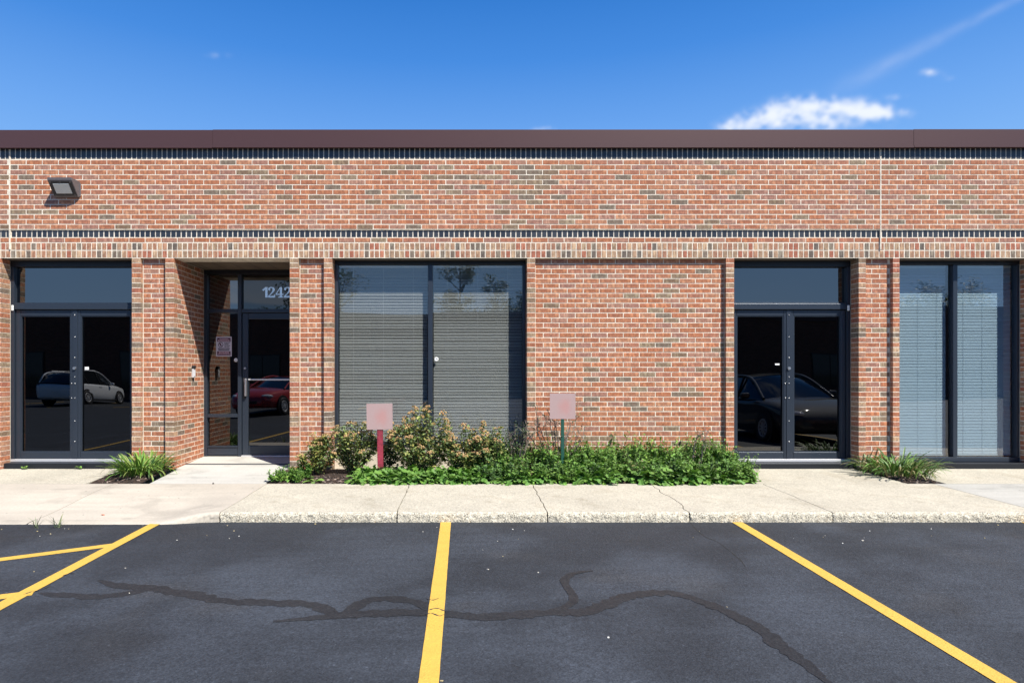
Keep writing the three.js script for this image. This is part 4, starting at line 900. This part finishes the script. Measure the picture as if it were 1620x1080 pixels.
    for (const X of [wb / 2, -wb / 2]) {
      mesh('wheel_arch', new THREE.CylinderGeometry(r + 0.055, r + 0.055, 0.06, 28).rotateX(Math.PI / 2).translate(X, wy + 0.01, s * 0.872), M.rubber, t);
      const wh = part('wheel', t), ty = new THREE.TorusGeometry(r - 0.075, 0.075, 10, 28); ty.scale(1, 1, 1.35); ty.translate(X, wy, s * 0.84); mesh('tyre', ty, M.rubber, wh);
      const rim = [new THREE.CylinderGeometry(0.06, 0.06, 0.03, 14).rotateX(Math.PI / 2).translate(X, wy, s * 0.915), new THREE.TorusGeometry(r - 0.14, 0.018, 6, 26).translate(X, wy, s * 0.912)];
      for (let k = 0; k < 10; k++) { const sp = new THREE.BoxGeometry(0.03, r - 0.17, 0.02); sp.translate(0, (r - 0.17) / 2 + 0.03, 0); sp.rotateZ(k * 0.628); sp.translate(X, wy, s * 0.912); rim.push(sp); }
      mesh('rim', mergeGeometries(rim.map(q => { const n = q.index ? q.toNonIndexed() : q; return n; })), M.alu, wh);
    }
  }
  mesh('grille', bx(f - 0.09, f + 0.005, 0.4, suv ? 0.64 : 0.52, -0.42, 0.42, 0.03), M.rubber, t);
  mesh('number_plate', bx(-f - 0.012, -f + 0.002, 0.62, 0.74, -0.16, 0.16, 0.004), M.white, t);
  if (suv) for (const s of [1, -1]) mesh('roof_rail', new THREE.TubeGeometry(new THREE.LineCurve3(V3(0, 1.68, s * 0.58), V3(-1.5, 1.67, s * 0.57)), 1, 0.018, 6), M.alu, t);
}
const carPaint = (c, o = {}) => phy(c, 0.75, { metalness: 0, clearcoat: 1, clearcoatRoughness: 0.03, ...o });
car('parked_car', 'dark sedan parked nose-in before the right double door', 7.2, 5.85, Math.PI / 2, carPaint([0.02, 0.024, 0.03]), 'sedan');
car('parked_car', 'white hatchback parked across the lot, mirrored in left door', -18.6, 22.2, -Math.PI / 2, carPaint([0.86, 0.87, 0.88]), 'suv');
car('parked_car', 'red car mirrored in the entry door glass', -6.9, 13.6, Math.PI / 2 + 0.25, carPaint([0.42, 0.012, 0.02]), 'sedan');

// ---------------------------------------------------------------- across the lot: a second brick building and the trees behind it
{
  const b = thing('opposite_building', 'long low building across the lot, mirrored in the glass', 'building');
  const bt = tex(256, 256, (u, v) => { const row = Math.floor(v * 32), o = row % 2 ? 0.5 : 0, c = hash2(Math.floor(u * 10 + o), row, 7), j = ((v * 32) % 1) < 0.14 || ((u * 10 + o) % 1) < 0.05; return j ? [0.72, 0.68, 0.62] : [0.52 + 0.16 * c, 0.33 + 0.12 * c, 0.27 + 0.1 * c]; });
  bt.repeat.set(1 / 2.1, 1 / 2.1);
  const bm = std([0.42, 0.4, 0.38], 0.9, { map: bt });
  mesh('wall', bx(-46, 25.5, -0.4, 4.7, 30, 44), bm, b); mesh('wall', bx(25.5, 62, -0.4, 5.0, 29.8, 44), bm, b);
  mesh('coping', bx(-46.1, 25.5, 4.7, 4.95, 29.93, 44.05), M.coping, b); mesh('coping', bx(25.5, 62.1, 5.0, 5.3, 29.73, 44.05), M.coping, b);
  for (let k = 0; k < 14; k++) { const x = -42 + k * 7; if (x > 22) continue; const w = part('window', b); mesh('frame', bx(x, x + 2.5, 0.3, 2.6, 29.96, 29.99), M.frameDark, w); for (const s of [0, 1]) mesh('pane', bx(x + 0.06 + s * 1.22, x + 1.22 + s * 1.22, 0.36, 2.54, 29.93, 29.955), phy([0.02, 0.03, 0.035], 0.05, {}), w); }
}
function tree(label, x, z, H, spread, seed) {
  const rr = rngOf(seed), T = (a, b) => a + (b - a) * rr(), t = thing('leafy_tree', label, 'tree', 'trees behind the opposite building'); t.position.set(x, -0.4, z);
  const br = new MB(), fo = new MB();
  const bark = [0.09, 0.07, 0.055];
  twig(br, [V3(0, 0, 0), V3(T(-0.1, 0.1), H * 0.3, 0), V3(T(-0.2, 0.2), H * 0.62, 0), V3(0, H * 0.9, 0)], 0.22, 0.04, bark);
  for (let k = 0; k < 26; k++) {
    const h0 = H * T(0.25, 0.8), a = T(0, 6.28), f = (h0 / H - 0.2) / 0.8, reach = spread * (1 - 0.65 * f) * T(0.5, 1), e = V3(Math.cos(a) * reach, h0 + H * T(0.08, 0.2), Math.sin(a) * reach);
    twig(br, [V3(0, h0, 0), V3(e.x * 0.5, h0 + (e.y - h0) * 0.4, e.z * 0.5), e], 0.07, 0.015, bark);
    for (let c = 0; c < 3; c++) {
      const u = T(0.45, 1.05), cc = [e.x * u, h0 + (e.y - h0) * u, e.z * u], cr = T(0.4, 0.85) * spread / 2.6;
      for (let i = 0; i < 55; i++) { const th = T(0, 6.28), ph = Math.acos(T(-1, 1)), q = cr * Math.cbrt(rr()), s = T(0.07, 0.15), p = [cc[0] + q * Math.sin(ph) * Math.cos(th), cc[1] + 0.75 * q * Math.cos(ph), cc[2] + q * Math.sin(ph) * Math.sin(th)], ya = T(0, 6.28), pi = T(-0.9, 0.9), k2 = T(0.7, 1.3), g = [0.07 * k2, 0.13 * k2, 0.035 * k2];
        const d = [Math.cos(ya) * s, Math.sin(pi) * s, Math.sin(ya) * s], n = [-Math.sin(ya) * s * 0.5, T(-0.3, 0.3) * s, Math.cos(ya) * s * 0.5];
        fo.quad([p[0] - d[0], p[1] - d[1], p[2] - d[2]], [p[0] + n[0], p[1] + n[1], p[2] + n[2]], [p[0] + d[0], p[1] + d[1], p[2] + d[2]], [p[0] - n[0], p[1] - n[1], p[2] - n[2]], g); }
    }
  }
  mesh('trunk', br.geo(), stemMat, t); mesh('crown', fo.geo(), leafMat, t);
}
[[-0.4, 48, 12.4, 2.8, 1], [2.6, 47, 10.6, 2.5, 2], [5.2, 49, 9.6, 2.2, 3], [-11.0, 47.5, 11.4, 3.2, 4], [-16.6, 50, 11.8, 3.2, 5], [41, 47, 10, 4.2, 6], [46.5, 50, 11, 4, 7]].forEach(([x, z, H, s, k]) => tree(['tallest tree mirrored near the mullion of the middle window', 'second tree mirrored in the middle window, right of the tallest', 'lowest tree mirrored at right side of the middle window', 'tree mirrored at left edge of the middle window', 'tree mirrored in the transom glass behind the number 1242', 'spreading tree mirrored in the window at right edge', 'taller tree across the lot, mirrored at far right edge'][k - 1], x, z, H, s, 50 + k));

// ---------------------------------------------------------------- scraps on the ground
for (const [px, py, z, c, l] of [[163, 826, null, [0.6, 0.16, 0.08], 'small reddish leaf scrap on the ramp near asphalt'], [337, 761, null, [0.1, 0.09, 0.08], 'dark pebble at joint before the entry slab']]) {
  const zz = px === 163 ? 2.22 : 1.02, d = CAMZ - zz, x = (px - CX) / F * d, mb = new MB();
  blade(mb, [-0.025, 0.004, 0], 0.3, 0.05, 0.2, 0.5, [0.008, 0.012, 0.008], c);
  const m = mesh(px === 163 ? 'leaf_scrap' : 'pebble', px === 163 ? mb.geo() : colored(new THREE.IcosahedronGeometry(0.011, 1), c), stemMat);
  m.position.set(x, px === 163 ? rampY(x, zz) + 0.001 : walkY(zz) + 0.008, zz); tag(m, l, px === 163 ? 'leaf' : 'pebble');
}

{ // pale grit and bits of dry leaf blown along the lot
  const g = [];
  for (let i = 0; i < 75; i++) { const z = rnd() < 0.4 ? R(2.5, 3.1) : R(2.6, 7.4), x = R(-6, 6), k = R(0.004, 0.011), b = new THREE.BoxGeometry(k, k * 0.5, k * R(0.5, 1.6)); b.rotateY(R(0, 6)); b.rotateX(R(-0.4, 0.4)); b.translate(x, lotY(z) + k * 0.3, z); g.push(colored(b, pick([[0.6, 0.56, 0.48], [0.4, 0.33, 0.2], [0.7, 0.68, 0.62], [0.5, 0.4, 0.2]]))); }
  const m = mesh('loose_grit', mergeGeometries(g), stemMat); m.userData = { kind: 'stuff', label: 'pale grit scattered over the dark asphalt', category: 'grit' };
}
for (const [x, y, w, h, l] of [[-5.165, 1.345, 0.055, 0.04, 'small white sticker on right leaf of the left double door'], [4.275, 1.4, 0.06, 0.022, 'narrow white sticker on left leaf of the right double door']]) tag(mesh('glass_sticker', bx(x - w / 2, x + w / 2, y - h / 2, y + h / 2, -0.234, -0.232), M.white), l, 'sticker');

scene.traverse(o => { if (o.isMesh) { o.castShadow = true; o.receiveShadow = true; } });
renderer.render(scene, camera);
